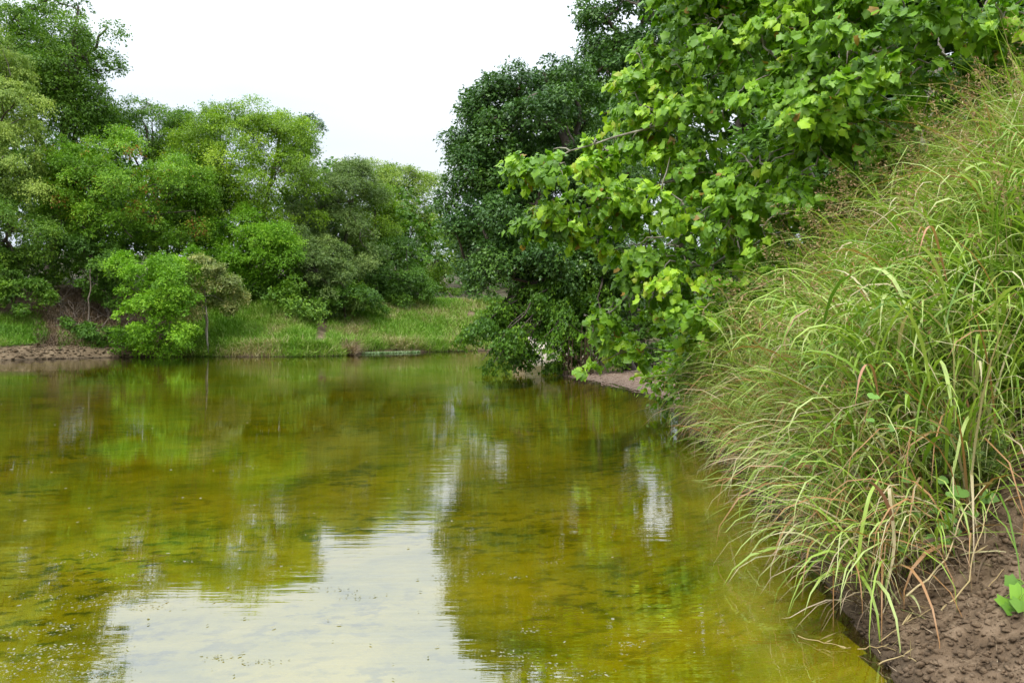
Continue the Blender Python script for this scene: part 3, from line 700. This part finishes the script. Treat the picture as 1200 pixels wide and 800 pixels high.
# fringe drooping to the water
tb = bank_pts(2200, 4.15, 12, -.02, .65); n = len(tb); tb[:, 2] += rng.uniform(0, .35, n)
mb = MB(); blades(mb, tb, np.pi + .35 + rng.normal(0, 1.0, n), rng.uniform(.2, 1.1, n), rng.uniform(.8, 2.6, n), rng.uniform(.3, 1.0, n), rng.uniform(.007, .018, n), np.clip(rng.normal(.68, .25, n), 0, 1), 6)
tag(mb.build('hanging_grass', M['grass']), 'fringe of grass blades drooping from the right bank into the water', 'grass', kind='stuff')

# seed heads
def panicles(mb, tips, dirs, size, tonebase=.5):
    n = len(tips); k = 34
    t_ = rng.random((n, k)); ax = unit(dirs)
    side = rdir(n * k).reshape(n, k, 3)
    P_ = tips[:, None] - ax[:, None] * (t_ * size[:, None])[..., None] + side * (t_ * .42 * size[:, None])[..., None]
    P_[..., 2] -= (t_ * .10 * size[:, None])
    D_ = side + ax[:, None] * .8; D_[..., 2] -= .4
    scatter(mb, *NARROW, P_.reshape(-1, 3), D_.reshape(-1, 3), rdir(n * k), np.full(n * k, .028) * rng.uniform(.6, 1.4, n * k), np.clip(tonebase + rng.normal(0, .25, n * k), 0, 1), None)
    for q_ in range(7):      # fine side branches
        t1 = .12 + .12 * q_; s1 = rdir(n); e = tips - ax * (t1 * size)[:, None] ; g = e + s1 * (t1 * .42 * size)[:, None] - np.array([0, 0, .02])
        w_ = np.array([0, 0, .0012]); v = np.stack([e - w_, e + w_, g + w_, g - w_], 1); mb.add(v.reshape(-1, 3), (np.arange(4)[None] + 4 * np.arange(n)[:, None]), .4)
mbp = MB(); mbc = MB()
tb = bank_pts(300, 5.0, 12.0, .4, 3.3); n = len(tb)
azc = np.pi + .5 + rng.normal(0, 1.0, n)
Cc = blades(mbc, tb, azc, rng.uniform(.05, .3, n), rng.uniform(.4, 1.3, n), rng.uniform(1.35, 2.15, n), np.full(n, .005), rng.uniform(.5, .95, n), 8)
panicles(mbp, Cc[:, -1], Cc[:, -1] - Cc[:, -3], rng.uniform(.16, .32, n), .55)
# dense tawny seed heads on the top of the bank, in the shade of the sycamore
tb = np.stack([rng.uniform(3.6, 5.8, 190), rng.uniform(6.6, 9.6, 190)], 1); tb = np.concatenate([tb, ground(tb[:, 0], tb[:, 1])[:, None]], 1); n = len(tb)
Cc = blades(mbc, tb, np.pi + rng.normal(0, 1.2, n), rng.uniform(.05, .25, n), rng.uniform(.3, 1.1, n), rng.uniform(1.3, 2.2, n), np.full(n, .005), rng.uniform(.6, .97, n), 8)
panicles(mbp, Cc[:, -1], Cc[:, -1] - Cc[:, -3], rng.uniform(.2, .4, n), .45)
tag(mbc.build('grass_stem', M['grass']), 'thin stems carrying the seed heads through the tall grass', 'grass stems', kind='stuff')
tag(mbp.build('seed_head', M['seed']), 'loose tawny seed heads nodding over the tall grass', 'seed heads', kind='stuff')

# far bank grass
def far_grass(name, label, pts, h, wd, tone0, mat='bankgrass', cat='grass'):
    n = len(pts); mb = MB()
    cl = fbm(pts[:, 0], pts[:, 1], 1.8, 3)
    blades(mb, pts, rng.uniform(0, 2 * np.pi, n), np.abs(rng.normal(.15, .3, n)), rng.uniform(.3, 1.6, n), h * rng.uniform(.5, 1.3, n), wd * rng.uniform(.6, 1.3, n), np.clip(tone0 + cl * 1.1 + rng.normal(0, .14, n), 0, 1), 2)
    return tag(mb.build(name, M[mat]), label, cat, kind='stuff')
def sample(n, cond, box):
    x = rng.uniform(box[0], box[1], n); y = rng.uniform(box[2], box[3], n); d = sdist(x, y); px = 600 + x / y * F
    k = cond(x, y, d, px); x, y = x[k], y[k]
    return np.stack([x, y, ground(x, y)], 1)
scar = lambda px, d: (np.abs(px - (374 + 1.5 * d)) < 9) & (d > 1.0) & (d < 6)
pts = sample(120000, lambda x, y, d, px: (d > .25) & (d < 9.5) & (px > 205) & (px < 396) & ~scar(px, d) & (y < 62), (-22, -6, 44, 62))
far_grass('bank_grass', 'sunny green grass slope on the far bank between the bright bush and the soil scar', pts, .55, .035, .54)
pts = sample(110000, lambda x, y, d, px: (d > .2) & (d < 10) & (px >= 384) & (px < 600) & (fbm(x, y, 3, 2) > -.3), (-14, 3, 47, 74))
far_grass('bank_grass', 'green and straw coloured grass slope at the end of the far bank', pts, .5, .04, .64)
pts = sample(60000, lambda x, y, d, px: (d > .95 + 1.6 * fbm(x, y, 1.6, 3)) & (d < 5.6) & (px > -30) & (px < 50 - 3 * np.abs(d - 3) + 40 * fbm(x, y, 1.2, 3)), (-34, -22, 38, 50))
far_grass('bank_grass', 'bright green grass patch on the bare bank at the left edge', pts, .42, .03, .38)
pts = sample(30000, lambda x, y, d, px: (d > .7 + 1.4 * fbm(x + 9, y, 1.2, 3)) & (d < 3.4) & (px > 68) & (px < 190) & (fbm(x, y, 1.2, 2) > -.04), (-30, -18, 40, 50))
far_grass('bank_grass', 'small tufts of green grass on the brown soil below the dark hollow', pts, .35, .03, .35)
pts = sample(120000, lambda x, y, d, px: (d > -.1) & (d < .9) & (px > 205) & (px < 560), (-22, 1, 44, 60))
far_grass('reed_fringe', 'pale reedy grass fringe along the waterline of the far bank', pts, .8, .035, .80)
pts = sample(60000, lambda x, y, d, px: (d > -.8) & (d < -.1) & (px > 424) & (px < 492) & (fbm(x, y, 1.5, 2) > .02), (-12, -5, 48, 57)); pts[:, 2] = 0
far_grass('water_weed', 'pale blue green water weed floating in front of the far grass slope', pts, .13, .05, .5, 'waterweed', 'water weed')
pts = sample(30000, lambda x, y, d, px: (d > -.5) & (d < .5) & (px > 399) & (px < 417), (-12, -8, 48, 56)); pts[:, 2] = np.maximum(pts[:, 2], 0)
far_grass('brown_reed', 'clump of brown dead reeds at the waterline beside the pale water weed', pts, .8, .035, .6, 'thatch', 'reeds')
pts = sample(50000, lambda x, y, d, px: (d > .9) & (d < 9) & (px > 40) & (px < 210), (-32, -18, 38, 56))
far_grass('leaf_litter', 'brown dead stems and litter strewn in the dark hollow under the far left trees', pts[:14000], .45, .03, .35, 'thatch', 'litter')

# ------------------------------------------------------------------ soil clods, pebbles
def ico():
    import bmesh
    bm = bmesh.new(); bmesh.ops.create_icosphere(bm, subdivisions=1, radius=1)
    v = np.array([q_.co[:] for q_ in bm.verts]); f = np.array([[a.index for a in q_.verts] for q_ in bm.faces]); bm.free(); return v, f
IV, IF = ico()
def lumps(name, label, cat, pts, size, mat, squash=.6, sink=.3, smooth=False, rough=.28):
    n = len(pts); mb = MB(); m = len(IV)
    A = np.linalg.qr(rng.normal(size=(n, 3, 3)))[0]
    sc = size[:, None] * rng.uniform(.6, 1.3, (n, 3)); v = (IV[None] * (1 + rng.normal(0, rough, (n, m, 1)))) * sc[:, None]
    v = v @ A; v[..., 2] *= squash
    v += pts[:, None] + np.array([0, 0, 1.0]) * (size * (squash - sink))[:, None, None] * .6
    mb.add(v.reshape(-1, 3), (IF[None] + (np.arange(n) * m)[:, None, None]).reshape(-1, 3), .5)
    return tag(mb.build(name, M[mat], smooth=smooth), label, cat, kind='stuff')
y = rng.uniform(2.6, 5.2, 10000); x = np.interp(y, SHORE[:10, 1], SHORE[:10, 0]) + np.abs(rng.normal(.02, .75, len(y)))
k = fbm(x, y, .5, 3) + rng.uniform(-.25, .25, len(x)) > -.05; x, y = x[k], y[k]
p = np.stack([x, y, ground(x, y)], 1)
lumps('mud_clod', 'crumbly brown clods lying on the mud bank in the lower right corner', 'clods', p, .004 + .018 * rng.random(len(x)) ** 3, 'mud')
pts = sample(24000, lambda x, y, d, px: (d > -.1) & (d < 2.2) & (px > -30) & (px < 185) & (rng.random(len(x)) < .55 * np.exp(-np.maximum(d, 0) * .9)), (-34, -20, 37, 48))
lumps('bank_rubble', 'tan rubble and clay lumps along the waterline at the far left', 'rubble', pts, .03 + .09 * rng.random(len(pts)) ** 2, 'tansoil')
pts = sample(3200, lambda x, y, d, px: (d > -.05) & (d < 3.5), (1.2, 7, 16.5, 29))
lumps('gravel_stone', 'small pebbles over the gravel bar beneath the dark tree', 'pebbles', pts, .012 + .03 * rng.random(len(pts)) ** 2, 'gravel')
pts = sample(1800, lambda x, y, d, px: (d > -.05) & (d < .9), (2.4, 4.2, 11, 17))
lumps('shore_stone', 'grey brown pebbles on the narrow shore below the low leafy bush', 'pebbles', pts, .012 + .03 * rng.random(len(pts)) ** 2, 'gravel')

y = rng.uniform(2.8, 5.4, 900); x = np.interp(y, SHORE[:10, 1], SHORE[:10, 0]) + rng.uniform(0, 1.6, 900); z = ground(x, y)
mb = MB(); blades(mb, np.stack([x, y, z + .004], 1), rng.uniform(0, 6.28, 900), rng.uniform(1.35, 1.6, 900), rng.uniform(-.1, .2, 900), rng.uniform(.02, .14, 900) * rng.uniform(.4, 1, 900), rng.uniform(.0012, .004, 900), rng.uniform(0, 1, 900), 3)
tag(mb.build('straw_litter', M['thatch']), 'fine bits of straw and rootlets strewn over the brown mud', 'litter', kind='stuff')
# ------------------------------------------------------------------ fallen sticks in the dark hollow
for (a, b_, r, lab) in (
    ((82, 390, 45.5), (112, 368, 47), .09, 'thick pale fallen branch leaning in the dark hollow under the left trees'),
    ((62, 372, 46), (100, 352, 48), .05, 'thin fallen branch lying above the thick one in the dark hollow'),
    ((92, 378, 45.8), (70, 352, 47.5), .045, 'thin dead branch slanting left across the dark hollow'),
    ((120, 402, 45.1), (148, 392, 45.6), .05, 'short dead stick on the brown soil beside the bright bush'),
    ((104, 372, 46.2), (106, 315, 46.4), .05, 'upright grey dead stem standing in the dark hollow'),
    ((512, 361, 70), (548, 366, 69), .13, 'grey log lying on the grass at the far end of the left bank'),
    ((22, 300, 49), (44, 288, 50), .14, 'pale broken bough in the shade at the far left')):
    p0, p1 = at(*a), at(*b_)
    z0 = gz(p0[0], p0[1]); z1 = gz(p1[0], p1[1])
    if 'upright' not in lab and 'bough' not in lab: p0[2] = max(z0, .05) + .06; p1[2] = max(z1, p1[2] * 0 + z1) + .1
    elif 'upright' in lab: p0[2] = z0
    mb = MB(); pts = bez(p0, (p0 + p1) / 2 + np.array([0, 0, .15]), p1, 9, r * .8); tube(mb, pts, np.linspace(r, r * .5, 9), 7)
    for q_ in (3, 5, 6): tube(mb, bez(pts[q_], pts[q_] + rdir(1)[0] * .4 + [0, -.1, .3], pts[q_] + rdir(1)[0] * .7 + [0, -.2, .5], 5), np.linspace(r * .4, r * .1, 5), 5)
    tag(mb.build('fallen_branch', M['deadwood'], origin=p0, smooth=True), lab, 'branch')
mb = MB()
for i in range(70):
    px = rng.uniform(52, 150); Y = rng.uniform(45.4, 49); x = (px - 600) / F * Y; p0 = np.array([x, Y, gz(x, Y)]); d_ = rdir(1)[0] * rng.uniform(.6, 1.8); d_[2] = abs(d_[2])
    tube(mb, bez(p0, p0 + d_ * .5 + [0, 0, .2], p0 + d_, 5, .05), np.linspace(.03, .01, 5), 4)
tag(mb.build('brushwood', M['deadwood']), 'tangle of dead sticks and roots in the dark hollow under the left trees', 'brushwood', kind='stuff')
mb = MB(); p0 = at(243, 397, 46); p0[2] = gz(p0[0], p0[1])
tube(mb, bez(p0, p0 + [.05, 0, .8], at(241, 350, 46.3), 8, .02), np.linspace(.06, .035, 8), 6)
tag(mb.build('sapling_stem', M['palebark'], origin=p0), 'slim pale stem standing in the grass slope below the whitish shrub', 'sapling')
# withered brown leaves dangling below the trailing boughs
mb = MB(); nn = 90
P_ = np.array([at(rng.uniform(655, 702), rng.uniform(412, 437), rng.uniform(26.4, 27.4)) for _ in range(nn)])
scatter(mb, *OVAL, P_, rng.normal(0, .2, (nn, 3)) + [0, 0, -1.0], rdir(nn), np.full(nn, .2) * rng.uniform(.6, 1.3, nn), rng.random(nn) * .25)
for p_ in P_[:30]: tube(mb, [p_, p_ + [.02, 0, .5], p_ + [.05, 0, 1.1]], .01, 4, .2)
tag(mb.build('withered_leaf', M['thatch']), 'withered brown leaf bunches dangling over the water below the trailing boughs', 'dead leaves', kind='stuff')

# ------------------------------------------------------------------ broken straw stalks on the mud
def stalk(pxs, r, lab, mat='straw', lift=.0):
    """a stalk laid through pixel points (px, py, Y), rested on the ground where lift is 0"""
    P_ = np.array([at(*q_) for q_ in pxs])
    if lift == 0: P_[:, 2] = np.maximum(ground(P_[:, 0], P_[:, 1]), 0) + r + .01
    pts = np.concatenate([np.linspace(P_[i], P_[i + 1], 5)[:(5 if i == len(P_) - 2 else 4)] for i in range(len(P_) - 1)])
    pts[1:-1] += rng.normal(0, .004, (len(pts) - 2, 3))
    r *= .6
    mb = MB(); tube(mb, pts, np.linspace(r, r * .45, len(pts)), 6, rng.uniform(.45, .9))
    # a withered leaf or two along it
    k = len(pts); q_ = pts[[k // 3, k // 2, 2 * k // 3]]
    scatter(mb, *NARROW, q_, unit(pts[-1] - pts[0])[None] + rng.normal(0, .5, (3, 3)), rdir(3), rng.uniform(.05, .12, 3), np.full(3, .7), np.full(3, .3))
    return tag(mb.build('dry_stalk', M[mat], origin=P_[0], smooth=True), lab, 'stalk', 'broken dry grass stalks on the mud')
stalk([(1062, 698, 4.05), (1110, 655, 4.2), (1128, 600, 4.3), (1155, 568, 4.4)], .009, 'thick straw stalk rising in a long bend over the mud, tallest of the dry stalks', lift=1)
stalk([(1098, 722, 3.9), (1135, 680, 4.0), (1150, 620, 4.2), (1172, 560, 4.4)], .008, 'straw stalk standing just right of the tallest bent one', lift=1)
stalk([(1040, 672, 4.3), (1065, 690, 4.15), (1088, 705, 4.05)], .006, 'short pale stalk lying flat beside the foot of the grass clump')
stalk([(1030, 735, 3.95), (1060, 712, 4.0), (1092, 706, 4.0)], .005, 'pale straw lying from the waterline up onto the mud')
stalk([(1105, 640, 4.4), (1140, 612, 4.5), (1188, 590, 4.6)], .005, 'thin straw lying high on the mud slope near the right edge')
stalk([(1005, 739, 3.93), (1035, 748, 3.88), (1050, 760, 3.8)], .005, 'brownish stalk half in the water at the foot of the mud')
stalk([(1030, 765, 3.75), (1058, 763, 3.72), (1074, 782, 3.6)], .006, 'kinked straw lying at the waterline near the bottom edge')
stalk([(935, 727, 4.1), (965, 742, 4.0), (997, 753, 3.95)], .005, 'pale straw floating on the water left of the mud')
stalk([(1150, 690, 3.9), (1175, 676, 3.95), (1196, 668, 4.0)], .004, 'fine twig on the mud left of the leafy seedling')

# long single blades that catch the eye
def ribbon(pts, wdt, lab, mat, tone):
    pts = np.array([at(*q_) for q_ in pts]); t_ = np.linspace(0, 1, 13); k = np.linspace(0, 1, len(pts))
    C_ = np.stack([np.interp(t_, k, pts[:, i]) for i in range(3)], 1)
    for _ in range(2): C_[1:-1] = (C_[:-2] + 2 * C_[1:-1] + C_[2:]) / 4
    s_ = np.array([.8, -.45, .1]); off = s_ * (wdt * np.minimum(1, 3 * (1.02 - t_)) * np.minimum(1, .4 + 3 * t_) * .5)[:, None]
    v = np.stack([C_ - off, C_ + [0, 0, -wdt * .12], C_ + off], 1).reshape(-1, 3); i = np.arange(12) * 3
    f = np.concatenate([np.stack([i, i + 1, i + 4, i + 3], 1), np.stack([i + 1, i + 2, i + 5, i + 4], 1)])
    mb = MB(); mb.add(v, f, tone); return tag(mb.build('grass_blade', M[mat], origin=C_[0]), lab, 'grass blade', 'single broad blades in front of the clump')
ribbon([(1052, 690, 4.5), (1049, 640, 4.3), (1047, 608, 4.15), (1036, 578, 4.1), (1020, 562, 4.1), (1012, 564, 4.1)][::-1], .021, 'reddish brown broad blade hanging over the foot of the clump', 'redleaf', .5)
ribbon([(1030, 470, 4.7), (1024, 430, 4.6), (1015, 424, 4.5), (1007, 440, 4.45), (1002, 475, 4.4)], .016, 'withered pinkish brown blade curled in the middle of the grass', 'redleaf', .8)
ribbon([(1030, 560, 4.3), (1018, 580, 4.2), (1008, 630, 4.15), (1003, 690, 4.15)], .020, 'green blade drooping left of the reddish brown one', 'grass', .6)
ribbon([(1050, 600, 4.3), (1040, 560, 4.2), (1050, 640, 4.15), (1037, 700, 4.1)], .018, 'orange tipped green blade beside the reddish brown one', 'grass', .9)
ribbon([(1110, 330, 5.2), (1100, 290, 5.1), (1093, 262, 5.0), (1084, 268, 4.95), (1076, 300, 4.9)], .016, 'orange brown blade standing near the top of the grass', 'redleaf', .95)
ribbon([(1150, 560, 4.7), (1140, 480, 4.6), (1128, 500, 4.5), (1112, 580, 4.4)], .022, 'olive blade bent over above the heart shaped leaves', 'grass', .7)

# ------------------------------------------------------------------ small leafy plants
HEART = ([(.35, 0, .0)] + [(a, b, -.2 * b * b) for a, b in [(0.08, 0), (-.08, .22), (.05, .47), (.35, .52), (.68, .34), (1, 0), (.68, -.34), (.35, -.52), (.05, -.47), (-.08, -.22)]],
         [[0, 1 + i, 1 + (i + 1) % 10] for i in range(10)])
def leafy(name, lab, cat, foot, leaves, tpl, mat, size, group=None):
    p0 = at(*foot); p0[2] = gz(p0[0], p0[1])
    root = empty(name, p0, lab, cat, group)
    ms = []
    for tn in (.12, .22, .34, .48):
        mb = MB(); tv = np.array(tpl[0], float); tv[:, 2] += rng.normal(0, .02, len(tv)); mb.add(tv, tpl[1], tn); ms.append(mb.mesh('leaf', M[mat]))
    mb = MB()
    for (x, y, Y, s) in leaves:
        p = at(x, y, Y); p[2] = max(p[2], gz(p[0], p[1]) + .02)
        d = unit(np.array([rng.normal(-.3, .5), rng.normal(-.6, .2), -.35])); nn_ = unit(np.array([rng.normal(-.1, .2), -.75, .75]))
        fr_ = frames(d[None], nn_[None])[0]; o = link('leaf', ms[rng.integers(4)], root)
        m_ = Matrix(((fr_ * size * s).T).tolist()).to_4x4(); m_.translation = (p - p0).tolist(); o.matrix_local = m_
        tube(mb, bez(p0 + rng.normal(0, .02, 3), (p0 + p) / 2 + [0, .03, .03], p, 6), .0022, 4)
    mb.build('stem', M['grass'], root); return root
leafy('seedling', 'lobed-leaf green seedling growing from the mud at the right edge', 'seedling', (1215, 735, 3.6),
      [(1178, 705, 3.65, 1), (1186, 720, 3.6, .9), (1200, 690, 3.6, 1.1), (1192, 678, 3.65, .9), (1205, 712, 3.6, 1), (1212, 672, 3.7, 1), (1195, 702, 3.55, .9)], SYC, 'syc', .085)
leafy('heart_leaf_vine', 'low vine with round heart shaped leaves where the grass meets the mud', 'vine', (1110, 640, 4.6),
      [(1128, 572, 4.5, 1.1), (1112, 575, 4.5, .8), (1150, 578, 4.5, 1.1), (1092, 595, 4.5, .7), (1085, 628, 4.4, .9), (1110, 630, 4.35, .8), (1124, 620, 4.4, .6), (1072, 600, 4.5, .7), (1138, 598, 4.5, .8),
       (1065, 560, 4.6, .6), (1100, 560, 4.6, .7), (1055, 638, 4.3, .6), (1118, 605, 4.45, .8), (1100, 612, 4.4, .7)], HEART, 'heart', .088)
leafy('heart_leaf_vine', 'single vine shoot with small heart leaves in the middle of the tall grass', 'vine', (1030, 520, 4.8),
      [(1025, 462, 4.5, .9), (1018, 490, 4.5, .6), (1040, 500, 4.55, .6)], HEART, 'heart', .075)
# feathery weed
p0 = at(1165, 560, 4.9); p0[2] = gz(p0[0], p0[1]); fw = empty('feathery_weed', p0, 'fine feathery grey green weed inside the grass near the right edge', 'weed')
mb = MB(); mst = MB()
for i in range(26):
    e = at(rng.uniform(1065, 1185), rng.uniform(465, 570), rng.uniform(4.5, 4.9)); cv = bez(p0, (p0 + e) / 2 + [0, 0, .1], e, 10, .01); tube(mst, cv, .002, 4)
    for q_ in cv[4:]:
        k = 12; scatter(mb, *NARROW, np.repeat(q_[None], k, 0) + rng.normal(0, .006, (k, 3)), rdir(k) + [0, 0, .2], rdir(k), rng.uniform(.02, .05, k), np.clip(rng.normal(.5, .15, k), 0, 1))
mb.build('frond', M['grey'], fw); mst.build('stem', M['grass'], fw)

# ------------------------------------------------------------------ floating leaves and scum on the water
def raft(px, py, n, rx, ry, lab, sz=.011):
    Y = CAM_H * F / (py - HZ); c0 = at(px, py, Y); c0[2] = .004
    x = rng.normal(0, rx / F * Y * .5, n); y = rng.normal(0, ry * Y / (py - HZ) * .5, n)
    P_ = np.stack([c0[0] + x, c0[1] + y, .003 + rng.random(n) * .006], 1); mb = MB()
    D_ = rdir(n); D_[:, 2] = 0; N_ = rng.normal(0, .12, (n, 3)) + [0, 0, 1]
    scatter(mb, *OVAL, P_, D_, N_, sz * rng.uniform(.5, 1.7, n), rng.uniform(.1, 1, n), rng.uniform(.6, 1.6, n))
    return tag(mb.build('floating_scum', M['debris'], origin=c0), lab, 'scum', 'rafts of floating leaf scum', 'stuff')
RAFTS = [(35, 780, 120, 60, 16, 'largest pale scum raft in the lower left corner of the water'), (70, 762, 110, 70, 8, 'long pale scum raft just above the lower left corner'),
 (40, 742, 55, 45, 7, 'pale raft of leaf bits second up the left edge'), (75, 735, 60, 50, 7, 'pale raft of leaf bits right of the one at the left edge'), (110, 790, 70, 40, 10, 'pale raft near the bottom edge where the sky reflection begins'),
 (95, 710, 45, 50, 6, 'broken raft at the left corner of the sky reflection'), (60, 700, 30, 36, 5, 'thin scatter of bits left of the sky reflection corner'), (135, 698, 60, 60, 4, 'streak of bits along the upper edge of the sky reflection'),
 (150, 706, 40, 60, 5, 'dark streak of leaf bits in the pale reflection at left'), (180, 712, 24, 30, 4, 'small raft in the pale reflection right of the dark streak'), (112, 650, 26, 26, 4, 'small pale raft on the olive water above the reflection'),
 (125, 682, 30, 40, 4, 'pale bits just above the reflection edge'), (68, 660, 14, 12, 3, 'tiny pale raft on the olive water at left'), (215, 658, 16, 14, 3, 'tiny pale raft above the middle of the reflection'),
 (160, 675, 16, 26, 3, 'faint row of bits between the two tiny rafts'), (148, 655, 10, 20, 2, 'thin pale sliver on the olive water'), (296, 546, 14, 16, 2, 'bright fleck patch on the green water left of centre'),
 (255, 770, 18, 22, 4, 'brown bits in the pale reflection near the bottom'), (300, 776, 16, 30, 3, 'short brown streak in the pale reflection near the bottom'), (265, 706, 14, 22, 3, 'brown bits high in the pale reflection'),
 (520, 675, 22, 30, 4, 'dark bits near the right edge of the pale reflection'), (345, 672, 26, 40, 4, 'dark streak of bits in the upper part of the pale reflection'), (390, 690, 18, 40, 4, 'scatter of bits in the middle of the pale reflection'),
 (575, 672, 22, 26, 4, 'raft on the brown water right of the pale reflection'), (608, 677, 16, 18, 3, 'small raft right beside the larger brown water one'), (645, 660, 14, 16, 3, 'pale raft on the brown water below centre'),
 (622, 740, 14, 14, 4, 'small pale patch near the bottom centre'), (640, 780, 34, 40, 7, 'pale bits at the bottom edge right of the reflection'), (740, 755, 24, 26, 5, 'yellowish bits at the bottom of the brown water'),
 (785, 685, 10, 14, 2, 'pale sliver on the water left of the grass fringe'), (700, 790, 22, 30, 5, 'pale flakes at the bottom edge right of centre'), (610, 768, 30, 36, 6, 'dark and pale flakes near the bottom centre'), (420, 700, 20, 36, 5, 'thin dark bits low in the pale reflection')]
for (a, b_, n, rx, ry, lab) in RAFTS: raft(a, b_, int(n * 1.25), rx, ry, lab)
# scattered single leaves: nobody could tell them apart
fl = []
for kx in range(4):
    mb = MB(); tv = np.array(OVAL[0]); tv[:, 2] = rng.normal(0, .015, 6) + .02; mb.add(tv, OVAL[1], .35 + .2 * kx); fl.append(mb.mesh('floating_leaf', M['debris']))
cnt = 0
while cnt < 130:
    py = 430 + 370 * rng.random() ** .8; px = rng.uniform(0, 900); Y = CAM_H * F / (py - HZ); x = (px - 600) / F * Y
    if sdist(np.array([x]), np.array([Y]))[0] > -.3: continue
    o = link('floating_leaf', fl[rng.integers(4)]); o.location = (x, Y, .006); s = rng.uniform(.008, .022) * (1 + Y * .12); o.scale = (s, s * rng.uniform(.6, 1.2), s); o.rotation_euler = (0, 0, rng.uniform(0, 6.28))
    tag(o, 'tiny pale fallen leaf floating alone on the open water', 'leaf', 'single leaves floating on the river'); cnt += 1
